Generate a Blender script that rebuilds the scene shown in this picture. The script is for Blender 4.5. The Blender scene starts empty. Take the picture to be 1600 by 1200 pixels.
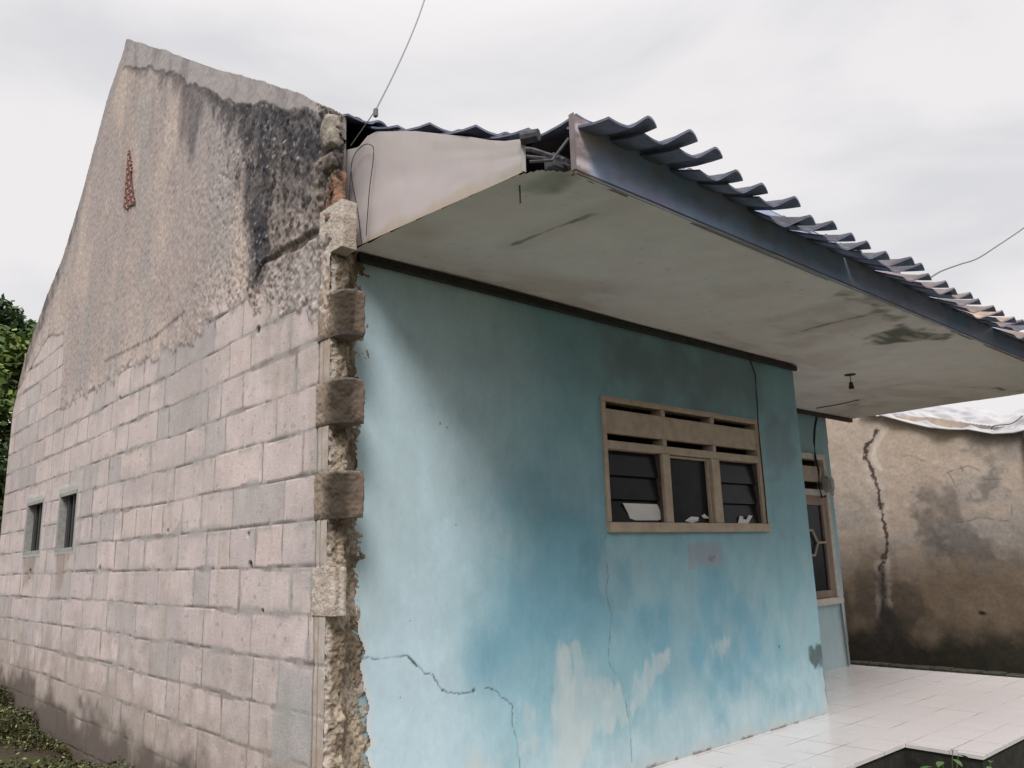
import bpy, math, random
import numpy as np
from mathutils import Matrix, Vector
random.seed(7)
SC = bpy.context.scene
COL = SC.collection

# ---------------------------------------------------------------- camera
R3 = np.array([[0.7436166, -0.11817234, -0.65808027],
               [-0.66792235, -0.17580276, -0.72316881],
               [-0.03023378, 0.97730685, -0.2096598]])
CAM = np.array([-1.80318628, -3.32389549, 1.237])
FPX = 1268.0
cd = bpy.data.cameras.new('camera'); cam = bpy.data.objects.new('camera', cd); COL.objects.link(cam)
M4 = Matrix.Identity(4)
for i in range(3):
    for j in range(3): M4[i][j] = R3[i, j]
    M4[i][3] = CAM[i]
cam.matrix_world = M4
cd.sensor_width = 36.0; cd.lens = FPX / 1600 * 36; cd.clip_start = 0.05; cd.clip_end = 500
SC.camera = cam

# ---------------------------------------------------------------- light
SUN_AZ = Vector((-0.62, -0.70, 1.0)).normalized()          # direction towards the veiled sun
w = bpy.data.worlds.new('World'); SC.world = w; w.use_nodes = True
nt = w.node_tree; nt.nodes.clear()
N = nt.nodes.new; L = nt.links.new
out = N('ShaderNodeOutputWorld'); bg = N('ShaderNodeBackground'); L(bg.outputs[0], out.inputs[0])
sky = N('ShaderNodeTexSky'); sky.sky_type = 'NISHITA'; sky.sun_disc = False
sky.sun_elevation = math.asin(SUN_AZ.z); sky.sun_rotation = math.atan2(SUN_AZ.x, SUN_AZ.y)
sky.dust_density = 3.0
tc = N('ShaderNodeTexCoord'); mp = N('ShaderNodeMapping'); mp.inputs['Scale'].default_value = (1.0, 1.0, 2.6); mp.inputs['Location'].default_value = (3.7, 1.9, .4)
L(tc.outputs['Generated'], mp.inputs[0])
sx = N('ShaderNodeSeparateXYZ'); L(tc.outputs['Generated'], sx.inputs[0])
zr = N('ShaderNodeMapRange'); zr.interpolation_type = 'SMOOTHSTEP'       # overcast sky: the zenith is brighter than the rim
zr.inputs[1].default_value = .55; zr.inputs[2].default_value = 1.0; zr.inputs[3].default_value = 1.0; zr.inputs[4].default_value = 2.5
L(sx.outputs['Z'], zr.inputs[0])
zs_ = N('ShaderNodeVectorMath'); zs_.operation = 'SCALE'
n1 = N('ShaderNodeTexNoise'); n1.inputs['Scale'].default_value = 1.9; n1.inputs['Detail'].default_value = 5; n1.inputs['Roughness'].default_value = .5
n1.inputs['Distortion'].default_value = .3
L(mp.outputs[0], n1.inputs['Vector'])
cr = N('ShaderNodeValToRGB'); cr.color_ramp.interpolation = 'EASE'
e = cr.color_ramp.elements
e[0].position = .30; e[0].color = (7.2, 7.2, 7.5, 1)
e[1].position = .50; e[1].color = (8.9, 8.65, 8.7, 1)
L(n1.outputs[0], cr.inputs[0])
mx = N('ShaderNodeMix'); mx.data_type = 'RGBA'; mx.inputs[0].default_value = 0.96
L(sky.outputs[0], mx.inputs[6]); L(cr.outputs[0], mx.inputs[7]); L(mx.outputs[2], zs_.inputs[0]); L(zr.outputs[0], zs_.inputs['Scale']); L(zs_.outputs[0], bg.inputs[0])
bg.inputs[1].default_value = 0.10
sd = bpy.data.lights.new('sun', 'SUN'); sd.energy = 2.7; sd.angle = math.radians(20); sd.color = (1.0, .94, .91)
so = bpy.data.objects.new('sun', sd); COL.objects.link(so)
so.rotation_euler = SUN_AZ.to_track_quat('Z', 'Y').to_euler()
SC.view_settings.view_transform = 'Standard'; SC.view_settings.look = 'None'
SC.view_settings.exposure = 0.0; SC.view_settings.gamma = 1.0
SC.render.engine = 'CYCLES'
SC.cycles.max_bounces = 8; SC.cycles.diffuse_bounces = 5

# ---------------------------------------------------------------- helpers
def wd(px, py): return R3 @ np.array([px - 800.0, -(py - 600.0), -FPX]) / FPX
def on(px, py, ax, v):
    """point of the plane coordinate[ax]=v seen at the photo's pixel"""
    d = wd(px, py); t = (v - CAM[ax]) / d[ax]; return CAM + d * t
def pts(lst, ax, v, a, b): return np.array([[on(x, y, ax, v)[a], on(x, y, ax, v)[b]] for x, y in lst])
def left(lst): return pts(lst, 0, 0.0, 1, 2)        # gable wall: (y, z)
def front(lst): return pts(lst, 1, 0.0, 0, 2)       # blue wall: (x, z)
def ceil_(lst): return pts(lst, 2, 2.747, 0, 1)
def nbw(lst): return pts(lst, 0, 8.0, 1, 2)
def sm(a, b, x):
    t = np.clip((x - a) / (b - a), 0, 1); return t * t * (3 - 2 * t)
def _h(ix, iy, s):
    n = (ix * 374761393 + iy * 668265263 + s * 974634777) & 0xffffffff
    n = ((n ^ (n >> 13)) * 1274126177) & 0xffffffff
    return ((n ^ (n >> 16)) & 0xffffff) / 16777215.0
def vn(x, y, s=0):
    x = np.asarray(x, float); y = np.asarray(y, float)
    ix = np.floor(x).astype(np.int64); iy = np.floor(y).astype(np.int64)
    fx = x - ix; fy = y - iy; fx = fx * fx * (3 - 2 * fx); fy = fy * fy * (3 - 2 * fy)
    a = _h(ix, iy, s); b = _h(ix + 1, iy, s); c = _h(ix, iy + 1, s); d = _h(ix + 1, iy + 1, s)
    return (a * (1 - fx) + b * fx) * (1 - fy) + (c * (1 - fx) + d * fx) * fy
def fb(x, y, s=0, o=4):
    r = 0; amp = .5; t = 0
    for k in range(o):
        r = r + amp * vn(x * 2 ** k + 17.3 * k, y * 2 ** k - 9.1 * k, s + k * 13); t += amp; amp *= .5
    return r / t
def dline(x, y, P):
    d = np.full(x.shape, 1e9)
    for (ax_, ay_), (bx, by) in zip(P[:-1], P[1:]):
        vx, vy = bx - ax_, by - ay_; ll = vx * vx + vy * vy + 1e-12
        t = np.clip(((x - ax_) * vx + (y - ay_) * vy) / ll, 0, 1)
        d = np.minimum(d, np.hypot(x - ax_ - t * vx, y - ay_ - t * vy))
    return d
def sdpoly(x, y, P):
    """signed distance, positive inside"""
    ins = np.zeros(x.shape, bool); n = len(P)
    for i in range(n):
        x1, y1 = P[i]; x2, y2 = P[(i + 1) % n]
        c = ((y1 > y) != (y2 > y)) & (x < (x2 - x1) * (y - y1) / (y2 - y1 + 1e-12) + x1)
        ins ^= c
    d = dline(x, y, list(P) + [P[0]])
    return np.where(ins, d, -d)
def blob(x, y, P, soft=.03, warp=.05, sc=9, s=3, sy=None):
    q = (fb(x * sc, y * (sy or sc), s, 5) - .5) * 2 * warp
    return sm(-soft, soft, sdpoly(x, y, P) + q)
def mixc(c, col, m):
    m = np.asarray(m)[..., None]; return c * (1 - m) + np.array(col) * m

MATS = {}
def mat(name, col=(.5, .5, .5), rough=.8, metal=0.0, noise=0.0, nscale=20.0, bump=0.0, bscale=60.0, col2=None,
        attr=False, spec=.3, stretch=(1, 1, 1), fine=.10, trans=0.0):
    if name in MATS: return MATS[name]
    m = bpy.data.materials.new(name); m.use_nodes = True; t = m.node_tree; nn = t.nodes.new; ll = t.links.new
    b = t.nodes['Principled BSDF']; b.inputs['Roughness'].default_value = rough; b.inputs['Metallic'].default_value = metal
    b.inputs['Specular IOR Level'].default_value = spec
    if trans: b.inputs['Transmission Weight'].default_value = trans
    tc = nn('ShaderNodeTexCoord'); mp = nn('ShaderNodeMapping'); mp.inputs['Scale'].default_value = stretch
    ll(tc.outputs['Object'], mp.inputs[0])
    if attr:
        a = nn('ShaderNodeAttribute'); a.attribute_name = 'Col'
        nz = nn('ShaderNodeTexNoise'); nz.inputs['Scale'].default_value = nscale; nz.inputs['Detail'].default_value = 6; nz.inputs['Roughness'].default_value = .65
        ll(mp.outputs[0], nz.inputs['Vector'])
        mr = nn('ShaderNodeMapRange'); mr.inputs[1].default_value = .3; mr.inputs[2].default_value = .7
        mr.inputs[3].default_value = 1 - fine; mr.inputs[4].default_value = 1 + fine
        ll(nz.outputs[0], mr.inputs[0])
        vm = nn('ShaderNodeVectorMath'); vm.operation = 'SCALE'; ll(a.outputs['Color'], vm.inputs[0]); ll(mr.outputs[0], vm.inputs['Scale'])
        ll(vm.outputs[0], b.inputs['Base Color'])
    else:
        c2 = col2 or tuple(x * (1 - noise) for x in col)
        nz = nn('ShaderNodeTexNoise'); nz.inputs['Scale'].default_value = nscale; nz.inputs['Detail'].default_value = 6; nz.inputs['Roughness'].default_value = .6
        ll(mp.outputs[0], nz.inputs['Vector'])
        r = nn('ShaderNodeValToRGB'); r.color_ramp.elements[0].position = .35; r.color_ramp.elements[1].position = .65
        r.color_ramp.elements[0].color = (*c2, 1); r.color_ramp.elements[1].color = (*col, 1)
        ll(nz.outputs[0], r.inputs[0]); ll(r.outputs[0], b.inputs['Base Color'])
    if bump:
        nb = nn('ShaderNodeTexNoise'); nb.inputs['Scale'].default_value = bscale; nb.inputs['Detail'].default_value = 8
        ll(mp.outputs[0], nb.inputs['Vector'])
        bp = nn('ShaderNodeBump'); bp.inputs['Strength'].default_value = bump; bp.inputs['Distance'].default_value = .01
        ll(nb.outputs[0], bp.inputs['Height']); ll(bp.outputs[0], b.inputs['Normal'])
    MATS[name] = m; return m

def link(name, me, m, parent=None):
    o = bpy.data.objects.new(name, me); COL.objects.link(o)
    if m: me.materials.append(m)
    if parent: o.parent = parent
    return o
def thing(name, label, cat, loc=(0, 0, 0), group=None, kind=None):
    o = bpy.data.objects.new(name, None); COL.objects.link(o); o.location = loc; o.empty_display_size = .2
    tag(o, label, cat, group, kind); return o
def tag(o, label=None, cat=None, group=None, kind=None):
    if label: o['label'] = label
    if cat: o['category'] = cat
    if group: o['group'] = group
    if kind: o['kind'] = kind
    return o
class MB:
    def __init__(s): s.v = []; s.f = []; s.c = None; s.base = Vector((0, 0, 0))
    def quad(s, a, b, c, d): n = len(s.v); s.v += [a, b, c, d]; s.f.append((n, n + 1, n + 2, n + 3)); return s
    def box(s, x0, x1, y0, y1, z0, z1, rot=None, bev=0.0, jit=0.0):
        n = len(s.v); cx, cy, cz = (x0 + x1) / 2, (y0 + y1) / 2, (z0 + z1) / 2
        hx, hy, hz = (x1 - x0) / 2, (y1 - y0) / 2, (z1 - z0) / 2
        b = min(bev, hx * .45, hy * .45, hz * .45)
        if b <= 0:
            P = [(-hx, -hy, -hz), (hx, -hy, -hz), (hx, hy, -hz), (-hx, hy, -hz), (-hx, -hy, hz), (hx, -hy, hz), (hx, hy, hz), (-hx, hy, hz)]
            F = [(0, 3, 2, 1), (4, 5, 6, 7), (0, 1, 5, 4), (1, 2, 6, 5), (2, 3, 7, 6), (3, 0, 4, 7)]
        else:
            P = []; idx = {}
            for sx in (-1, 1):
                for sy in (-1, 1):
                    for sz in (-1, 1):
                        for k in range(3):
                            q = [sx * (hx - b), sy * (hy - b), sz * (hz - b)]; q[k] = (sx, sy, sz)[k] * (hx, hy, hz)[k]
                            idx[(sx, sy, sz, k)] = len(P); P.append(tuple(q))
            F = []
            for k in range(3):
                i, j = [(1, 2), (2, 0), (0, 1)][k]
                for sg in (-1, 1):
                    cyc = [(-1, -1), (1, -1), (1, 1), (-1, 1)]
                    if sg < 0: cyc = cyc[::-1]
                    ff = []
                    for u, v_ in cyc:
                        t = [0, 0, 0]; t[k] = sg; t[i] = u; t[j] = v_; ff.append(idx[(*t, k)])
                    F.append(tuple(ff))
            for k in range(3):     # edges parallel to axis k
                i, j = [(1, 2), (2, 0), (0, 1)][k]
                for u in (-1, 1):
                    for v_ in (-1, 1):
                        a = [0, 0, 0]; a[i] = u; a[j] = v_; a[k] = -1; bb = list(a); bb[k] = 1
                        ff = [idx[(*a, i)], idx[(*a, j)], idx[(*bb, j)], idx[(*bb, i)]]
                        if u * v_ < 0: ff = ff[::-1]
                        F.append(tuple(ff))
            for sx in (-1, 1):
                for sy in (-1, 1):
                    for sz in (-1, 1):
                        ff = [idx[(sx, sy, sz, 0)], idx[(sx, sy, sz, 1)], idx[(sx, sy, sz, 2)]]
                        if sx * sy * sz < 0: ff = ff[::-1]
                        F.append(tuple(ff))
        for p in P:
            q = Vector(p)
            if jit: q += Vector([random.uniform(-jit, jit) for _ in range(3)])
            if rot is not None: q = rot @ q
            s.v.append((q.x + cx, q.y + cy, q.z + cz))
        s.f += [tuple(n + i for i in f) for f in F]; return s
    def tube(s, path, r=.01, seg=8, caps=True):
        path = [Vector(p) for p in path]; rings = []
        up = Vector((0, 0, 1))
        for i, p in enumerate(path):
            d = (path[min(i + 1, len(path) - 1)] - path[max(i - 1, 0)]).normalized()
            a = d.cross(up)
            if a.length < .05: a = d.cross(Vector((0, 1, 0)))
            a.normalize(); b = d.cross(a)
            rr = r[i] if isinstance(r, (list, tuple)) else r
            n = len(s.v)
            for k in range(seg):
                t = 2 * math.pi * k / seg; q = p + a * math.cos(t) * rr + b * math.sin(t) * rr; s.v.append(tuple(q))
            rings.append(n)
        for n0, n1 in zip(rings[:-1], rings[1:]):
            for k in range(seg): s.f.append((n0 + k, n1 + k, n1 + (k + 1) % seg, n0 + (k + 1) % seg))
        if caps:
            s.f.append(tuple(rings[0] + k for k in range(seg))); s.f.append(tuple(rings[-1] + k for k in reversed(range(seg))))
        return s
    def build(s, name, m, parent=None, smooth=False):
        me = bpy.data.meshes.new(name); b = s.base
        v = s.v if b.length == 0 else [(x - b.x, y - b.y, z - b.z) for x, y, z in s.v]
        me.from_pydata(v, [], s.f); me.update()
        if smooth: me.shade_smooth()
        o = link(name, me, m, parent)
        return o
def colattr(me, c):
    a = me.color_attributes.new('Col', 'FLOAT_COLOR', 'POINT')
    full = np.ones((len(c), 4), np.float32); full[:, :3] = np.clip(c, 0.003, .95); a.data.foreach_set('color', full.ravel())
def gridmesh(name, P, C, mask, m, parent=None, extra=None, smooth=True, flip=False):
    """P (nu,nv,3) positions, C (nu,nv,3) colours, mask (nu,nv) of vertices to keep"""
    nu, nv = P.shape[:2]
    ids = np.arange(nu * nv).reshape(nu, nv)
    q = np.stack([ids[:-1, :-1], ids[1:, :-1], ids[1:, 1:], ids[:-1, 1:]], -1).reshape(-1, 4)
    if flip: q = q[:, ::-1]
    mk = mask.ravel(); keep = mk[q].all(1); q = q[keep]
    used = np.zeros(nu * nv, bool); used[q.ravel()] = True
    rem = np.cumsum(used) - 1; V = P.reshape(-1, 3)[used]; Cc = C.reshape(-1, 3)[used]; q = rem[q]
    nq = len(q); verts = V; cols = Cc; faces_extra = []
    if extra:
        ev, ef, ec = extra; off = len(verts)
        verts = np.concatenate([verts, np.array(ev, float)]); cols = np.concatenate([cols, np.tile(np.array(ec), (len(ev), 1))])
        faces_extra = [tuple(off + i for i in f) for f in ef]
    me = bpy.data.meshes.new(name)
    me.vertices.add(len(verts)); me.vertices.foreach_set('co', verts.astype(np.float32).ravel())
    lt = nq * 4 + sum(len(f) for f in faces_extra)
    me.loops.add(lt)
    li = np.concatenate([q.ravel(), np.array([i for f in faces_extra for i in f], int)]) if faces_extra else q.ravel()
    me.loops.foreach_set('vertex_index', li.astype(np.int32))
    me.polygons.add(nq + len(faces_extra))
    st = list(range(0, nq * 4, 4)); s_ = nq * 4
    for f in faces_extra: st.append(s_); s_ += len(f)
    me.polygons.foreach_set('loop_start', np.array(st, np.int32))
    me.update(calc_edges=True); me.validate()
    me.polygons.foreach_set('use_smooth', np.array([smooth] * nq + [False] * len(faces_extra)))
    colattr(me, cols)
    return link(name, me, m, parent)
def leaves(name, centers, sizes, m, parent=None, normals_up=.4, seed=1, aspect=.55, cols=None):
    rg = np.random.default_rng(seed); n = len(centers); C0 = np.array(centers)
    a = rg.normal(size=(n, 3)); a[:, 2] *= .6; a /= np.linalg.norm(a, axis=1)[:, None]
    u = rg.normal(size=(n, 3)); u[:, 2] += normals_up * 3
    b = np.cross(a, u); b /= np.linalg.norm(b, axis=1)[:, None] + 1e-9
    nn_ = np.cross(a, b)
    s = np.array(sizes)[:, None]
    tip = C0 + a * s; base = C0 - a * s * .9
    l_ = C0 + b * s * aspect + nn_ * s * .12; r_ = C0 - b * s * aspect + nn_ * s * .12
    V = np.stack([base, l_, tip, r_], 1).reshape(-1, 3)
    F = np.arange(n * 4).reshape(n, 4)
    me = bpy.data.meshes.new(name); me.vertices.add(n * 4); me.vertices.foreach_set('co', V.astype(np.float32).ravel())
    me.loops.add(n * 4); me.loops.foreach_set('vertex_index', F.ravel().astype(np.int32))
    me.polygons.add(n); me.polygons.foreach_set('loop_start', np.arange(0, n * 4, 4, dtype=np.int32)); me.update(calc_edges=True)
    if cols is not None: colattr(me, np.repeat(cols, 4, axis=0))
    return link(name, me, m, parent)

# ---------------------------------------------------------------- materials
m_gable = mat('weathered_blockwork', attr=True, rough=.92, nscale=40, bump=.22, bscale=90, fine=.09, spec=.12)
m_blue = mat('faded_blue_paint', attr=True, rough=.62, nscale=14, bump=.12, bscale=90, fine=.05, spec=.25, stretch=(1, 1, .5))
m_soffit = mat('stained_ceiling_board', attr=True, rough=.8, nscale=6, bump=.06, bscale=30, fine=.06, spec=.2)
m_mortar = mat('rough_mortar', attr=True, rough=.97, nscale=70, bump=.7, bscale=90, fine=.22, spec=.1)
m_neigh = mat('old_render', attr=True, rough=.93, nscale=22, bump=.3, bscale=70, fine=.14, spec=.1)
m_fascia = mat('weathered_hazed_fascia', attr=True, rough=.5, nscale=8, bump=.08, bscale=40, fine=.12, spec=.4)
m_tile = mat('old_clay_tile', (.15, .11, .105), .85, noise=.45, nscale=1.6, bump=.3, bscale=60, col2=(.052, .062, .095))
m_panel = mat('white_gable_board', attr=True, rough=.6, nscale=10, fine=.04, spec=.3)
m_cream = mat('cream_paint', (.50, .40, .31), .6, noise=.22, nscale=14, bump=.15, bscale=60)
m_creamo = mat('cream_paint_bright', (.66, .61, .54), .6, noise=.22, nscale=14, bump=.15, bscale=60)
m_wood = mat('pink_brown_wood', (.34, .25, .20), .6, noise=.3, nscale=10, stretch=(1, 1, .2))
m_trim = mat('dark_trim', (.035, .033, .035), .6, noise=.4, nscale=12)
m_trimb = mat('brown_trim', (.07, .042, .035), .6, noise=.4, nscale=12)
m_glass = mat('dusty_dark_glass', (.022, .023, .025), .22, noise=.3, nscale=8, spec=.10)
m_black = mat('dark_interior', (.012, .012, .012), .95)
m_int = mat('room_plaster', (.08, .08, .075), .95, noise=.2)
m_wire = mat('wire_black', (.02, .02, .022), .6)
m_wireg = mat('wire_grey', (.16, .16, .17), .6)
m_tarp = mat('white_tarpaulin', (.60, .60, .62), .42, noise=.12, nscale=5, spec=.4)
m_box = mat('grey_plastic', (.50, .49, .47), .5, noise=.5, nscale=60)
m_socket = mat('brown_bakelite', (.06, .022, .018), .4)
m_timber = mat('grey_timber', (.10, .10, .115), .8, noise=.5, nscale=12, stretch=(1, 4, 4))
m_bark = mat('bark', (.09, .07, .05), .95, noise=.5, nscale=10, bump=.5, bscale=20)
m_leaf = mat('foliage', attr=True, rough=.6, nscale=3, fine=.25, spec=.3)
m_red = mat('red_clay', (.44, .27, .22), .9, noise=.45, nscale=60)
m_steel = mat('rusty_steel', (.12, .09, .08), .7, noise=.4, nscale=40)
m_reflect = mat('white_sky_reflection', (.80, .78, .78), .6, noise=.05)  # white of the sky reflections built into the front window

# ================================================================= GROUND
def gz(x, y):
    l = -.015 + .036 * np.clip(y, 0, 8) - .25 * sm(0, -2.5, y)
    r = -.42 + .0 * x
    t = sm(-.4, .6, x + .0 * y)
    far = sm(6, 12, np.hypot(x - 3, y - 2))
    return (l * (1 - t) + r * t) * (1 - far) - .2 * far
def gcol(x, y):
    c = np.ones(x.shape + (3,)) * np.array([.055, .045, .030])
    n = fb(x * 2.2, y * 2.2, 51, 5)
    c = mixc(c, (.045, .060, .022), sm(.42, .6, n)); c = mixc(c, (.12, .10, .075), sm(.55, .75, fb(x * 6, y * 6, 52, 4)) * .6)
    return c
m_ground = mat('soil_and_moss', attr=True, rough=.95, nscale=30, bump=.6, bscale=50, fine=.35, spec=.1)
gx = np.concatenate([np.linspace(-140, -12, 12), np.linspace(-10, 14, 240), np.linspace(16, 150, 12)])
gy = np.concatenate([np.linspace(-140, -12, 12), np.linspace(-10, 16, 240), np.linspace(18, 160, 12)])
X, Y = np.meshgrid(gx, gy, indexing='ij')
Z = gz(X, Y) + (fb(X * 3, Y * 3, 5, 4) - .5) * .07
g = gridmesh('ground', np.stack([X, Y, Z], -1), gcol(X, Y), np.ones(X.shape, bool), m_ground)
tag(g, 'brown mossy soil around the house', None, kind='structure')

# tiled porch floor
mt = bpy.data.materials.new('white_floor_tiles'); mt.use_nodes = True; t = mt.node_tree; nn = t.nodes.new; ll = t.links.new
b = t.nodes['Principled BSDF']
tcn = nn('ShaderNodeTexCoord'); mpn = nn('ShaderNodeMapping'); mpn.inputs['Location'].default_value = (-.235 + .32, .03, 0)
ll(tcn.outputs['Object'], mpn.inputs[0])
br = nn('ShaderNodeTexBrick'); br.offset = 0.0; br.inputs['Scale'].default_value = 1.0
br.inputs['Brick Width'].default_value = .3235; br.inputs['Row Height'].default_value = .27
br.inputs['Mortar Size'].default_value = .0032; br.inputs['Mortar Smooth'].default_value = .3; br.inputs['Bias'].default_value = 0
br.inputs['Color1'].default_value = (.74, .70, .69, 1); br.inputs['Color2'].default_value = (.70, .665, .66, 1); br.inputs['Mortar'].default_value = (.16, .14, .14, 1)
nz1 = nn('ShaderNodeTexNoise'); nz1.inputs['Scale'].default_value = 3; nz1.inputs['Detail'].default_value = 3
ll(tcn.outputs['Object'], nz1.inputs['Vector'])
wv = nn('ShaderNodeVectorMath'); wv.operation = 'MULTIPLY_ADD'; wv.inputs[1].default_value = (.012, .012, 0)
ll(nz1.outputs['Color'], wv.inputs[0]); ll(mpn.outputs[0], wv.inputs[2]); ll(wv.outputs[0], br.inputs['Vector'])
nz2 = nn('ShaderNodeTexNoise'); nz2.inputs['Scale'].default_value = 5; nz2.inputs['Detail'].default_value = 7; nz2.inputs['Roughness'].default_value = .7
ll(tcn.outputs['Object'], nz2.inputs['Vector'])
rr = nn('ShaderNodeMapRange'); rr.inputs[1].default_value = .35; rr.inputs[2].default_value = .7; rr.inputs[3].default_value = 1.0; rr.inputs[4].default_value = .86
ll(nz2.outputs[0], rr.inputs[0])
sc_ = nn('ShaderNodeVectorMath'); sc_.operation = 'SCALE'
# joints fade in and out: mix mortar with tile by noise
plain = nn('ShaderNodeMix'); plain.data_type = 'RGBA'; plain.inputs[7].default_value = (.71, .675, .67, 1)
nz3 = nn('ShaderNodeTexNoise'); nz3.inputs['Scale'].default_value = 2.2; nz3.inputs['Detail'].default_value = 4
ll(tcn.outputs['Object'], nz3.inputs['Vector'])
r3 = nn('ShaderNodeMapRange'); r3.inputs[1].default_value = .40; r3.inputs[2].default_value = .58; r3.inputs[3].default_value = .0; r3.inputs[4].default_value = .95
ll(nz3.outputs[0], r3.inputs[0]); ll(r3.outputs[0], plain.inputs[0]); ll(br.outputs['Color'], plain.inputs[6])
ll(plain.outputs[2], sc_.inputs[0]); ll(rr.outputs[0], sc_.inputs['Scale']); ll(sc_.outputs[0], b.inputs['Base Color'])
r4 = nn('ShaderNodeMapRange'); r4.inputs[1].default_value = .3; r4.inputs[2].default_value = .7; r4.inputs[3].default_value = .17; r4.inputs[4].default_value = .30
ll(nz2.outputs[0], r4.inputs[0]); ll(r4.outputs[0], b.inputs['Roughness'])
b.inputs['Specular IOR Level'].default_value = .45
bpn = nn('ShaderNodeBump'); bpn.inputs['Strength'].default_value = .06; bpn.inputs['Distance'].default_value = .01
ll(nz1.outputs[0], bpn.inputs['Height']); ll(bpn.outputs[0], b.inputs['Normal'])
OUT = [(.14, .0), (.14, -.837), (2.97, -.835), (2.975, -.85), (3.05, -.852), (3.06, -.836), (3.755, -.84), (3.725, -1.312), (7.03, -1.312), (7.06, 1.15), (4.39, 1.15), (4.39, 0.0)]
mb = MB(); n = len(OUT)
mb.v = [(x, y, 0.0) for x, y in OUT] + [(x, y, -.022) for x, y in OUT]
mb.f = [tuple(reversed(range(n)))] + [(i, (i + 1) % n, n + (i + 1) % n, n + i) for i in range(n)]
fl = thing('porch_floor', 'glossy white square tile porch floor with grey joints', 'porch floor', kind='structure')
fl['label'] = 'white tiled porch floor along the blue wall'
o = mb.build('tile_surface', mt, fl)
me = o.data
import bmesh
bm = bmesh.new(); bm.from_mesh(me); bmesh.ops.recalc_face_normals(bm, faces=bm.faces[:])
bmesh.ops.triangulate(bm, faces=[f for f in bm.faces if len(f.verts) > 4]); bm.to_mesh(me); bm.free()
m_riser = mat('mossy_concrete_riser', (.035, .036, .028), .95, noise=.5, nscale=14, bump=.5, bscale=40, col2=(.018, .018, .014))
mb = MB()
ins = .012
O2 = [(x, y) for x, y in OUT]
O2 = [(.15, .0), (.15, -.825), (3.767, -.825), (3.74, -1.30), (7.02, -1.30), (7.05, 1.14), (4.40, 1.14), (4.40, 0.0)]; n = len(O2)
mb.v = [(x, y, -.023) for x, y in O2] + [(x, y, -.75) for x, y in O2]
mb.f = [(i, (i + 1) % n, n + (i + 1) % n, n + i) for i in range(n)] + [tuple(reversed(range(n)))]
mb.build('riser', m_riser, fl)

# ================================================================= HOUSE
house = thing('house', 'old village house with bare block gable, faded blue front wall and tiled porch roof', 'house', (3, 3, 0))
def H(o):
    o.parent = house; o.matrix_parent_inverse = Matrix.Translation((-3, -3, 0)); return o

# ---- gable wall -------------------------------------------------------------
EDGE = left([(200, 62), (250, 75), (350, 110), (455, 140), (500, 160), (545, 185)])
REAR = left([(200, 62), (170, 150), (130, 300), (100, 400), (75, 460), (40, 560), (20, 640)])
rear_y = REAR[:, 0]; rear_z = REAR[:, 1]
ey = np.concatenate([EDGE[::-1, 0], rear_y[1:]]); ez = np.concatenate([EDGE[::-1, 1], rear_z[1:]])
def topz(y): return np.interp(y, ey, ez)
YR = 6.70
ys = np.concatenate([np.arange(-.27, 1.6, .0062), np.arange(1.6, 3.6, .009), np.arange(3.6, YR + .001, .0125)]); zs = np.arange(-.25, 5.76, .0085)
Yg, Zg = np.meshgrid(ys, zs, indexing='ij')
top = topz(Yg) + (fb(Yg * 5, Yg * 0 + 1, 9, 4) - .5) * .035
y0 = -.118 + (fb(Zg * 14, Zg * 0, 4, 4) - .5) * .012
y0 = np.where(Zg > 2.66, -.13 + (fb(Zg * 9, Zg * 0 + 3, 4, 4) - .5) * .06, y0)
y0 = np.where(Zg > 3.05, -.20 + (fb(Zg * 9, Zg * 0 + 3, 4, 4) - .5) * .05, y0)
y0 = np.where(Zg > 3.24, -.215, y0)
mask = (Zg < top) & (Yg > y0)
WIN = [(3.90, 4.40, 1.425, 1.862), (4.99, 5.57, 1.43, 1.865)]
for a_, b_, c_, d_ in WIN: mask &= ~((Yg > a_) & (Yg < b_) & (Zg > c_) & (Zg < d_))
Zw = Zg + (fb(Yg * 1.1, Zg * .8, 61, 3) - .5) * .035 + (fb(Yg * 7, Zg * 4, 62, 3) - .5) * .009
k = np.floor((Zw - .41) / .2055).astype(int); fz = (Zw - .41) / .2055 - k
rg = np.random.default_rng(11)
jd = np.full(Yg.shape, 1e9); bid = np.zeros(Yg.shape)
for kk in range(int(k.min()), int(k.max()) + 1):
    if kk == 3: J = [.006, .196, .763, 1.144, 1.364, 1.936, 2.557, 2.95, 3.292, 3.9, 4.49, 5.1, 5.6, 6.2]
    elif kk == 2: J = [.03, .608, 1.2, 1.777, 2.307, 2.9, 3.5, 4.1, 4.7, 5.3, 5.9, 6.5]
    else:
        J = []; yy = [.0, .29, .12, .42][kk % 4] + .0
        J = [-.01]
        while yy < 6.8:
            if yy > .1: J.append(yy + rg.uniform(-.02, .02))
            yy += rg.choice([.6, .6, .42, .3, .3, .2])
    J = [-.6] + J + [8]; J = np.array(J)
    sel = k == kk; yv = Yg[sel] + (vn(Yg[sel] * 3, Zg[sel] * 9, 44) - .5) * .012
    i = np.clip(np.searchsorted(J, yv) - 1, 0, len(J) - 2)
    jd[sel] = np.minimum(yv - J[i], J[i + 1] - yv); bid[sel] = i + kk * 37.0
hd = np.minimum(fz, 1 - fz) * .2055
bi = bid.astype(np.int64)
r1 = _h(bi, bi * 0 + 3, 1); r2 = _h(bi, bi * 0 + 9, 2); r3_ = _h(bi, bi * 0 + 5, 6)
nA = fb(Yg * 9, Zg * 9, 21, 4); nF = fb(Yg * 40, Zg * 40, 22, 3); nL = fb(Yg * 1.3, Zg * 1.3, 23, 4)
strk = fb(Yg * 26, Zg * 1.6, 24, 4); strk2 = fb(Yg * 8, Zg * .9, 25, 4)
wj = .0036 + .012 * sm(.56, .78, fb(Yg * 5, Zg * 5, 26, 4)) + .004 * (nF - .5)
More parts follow.
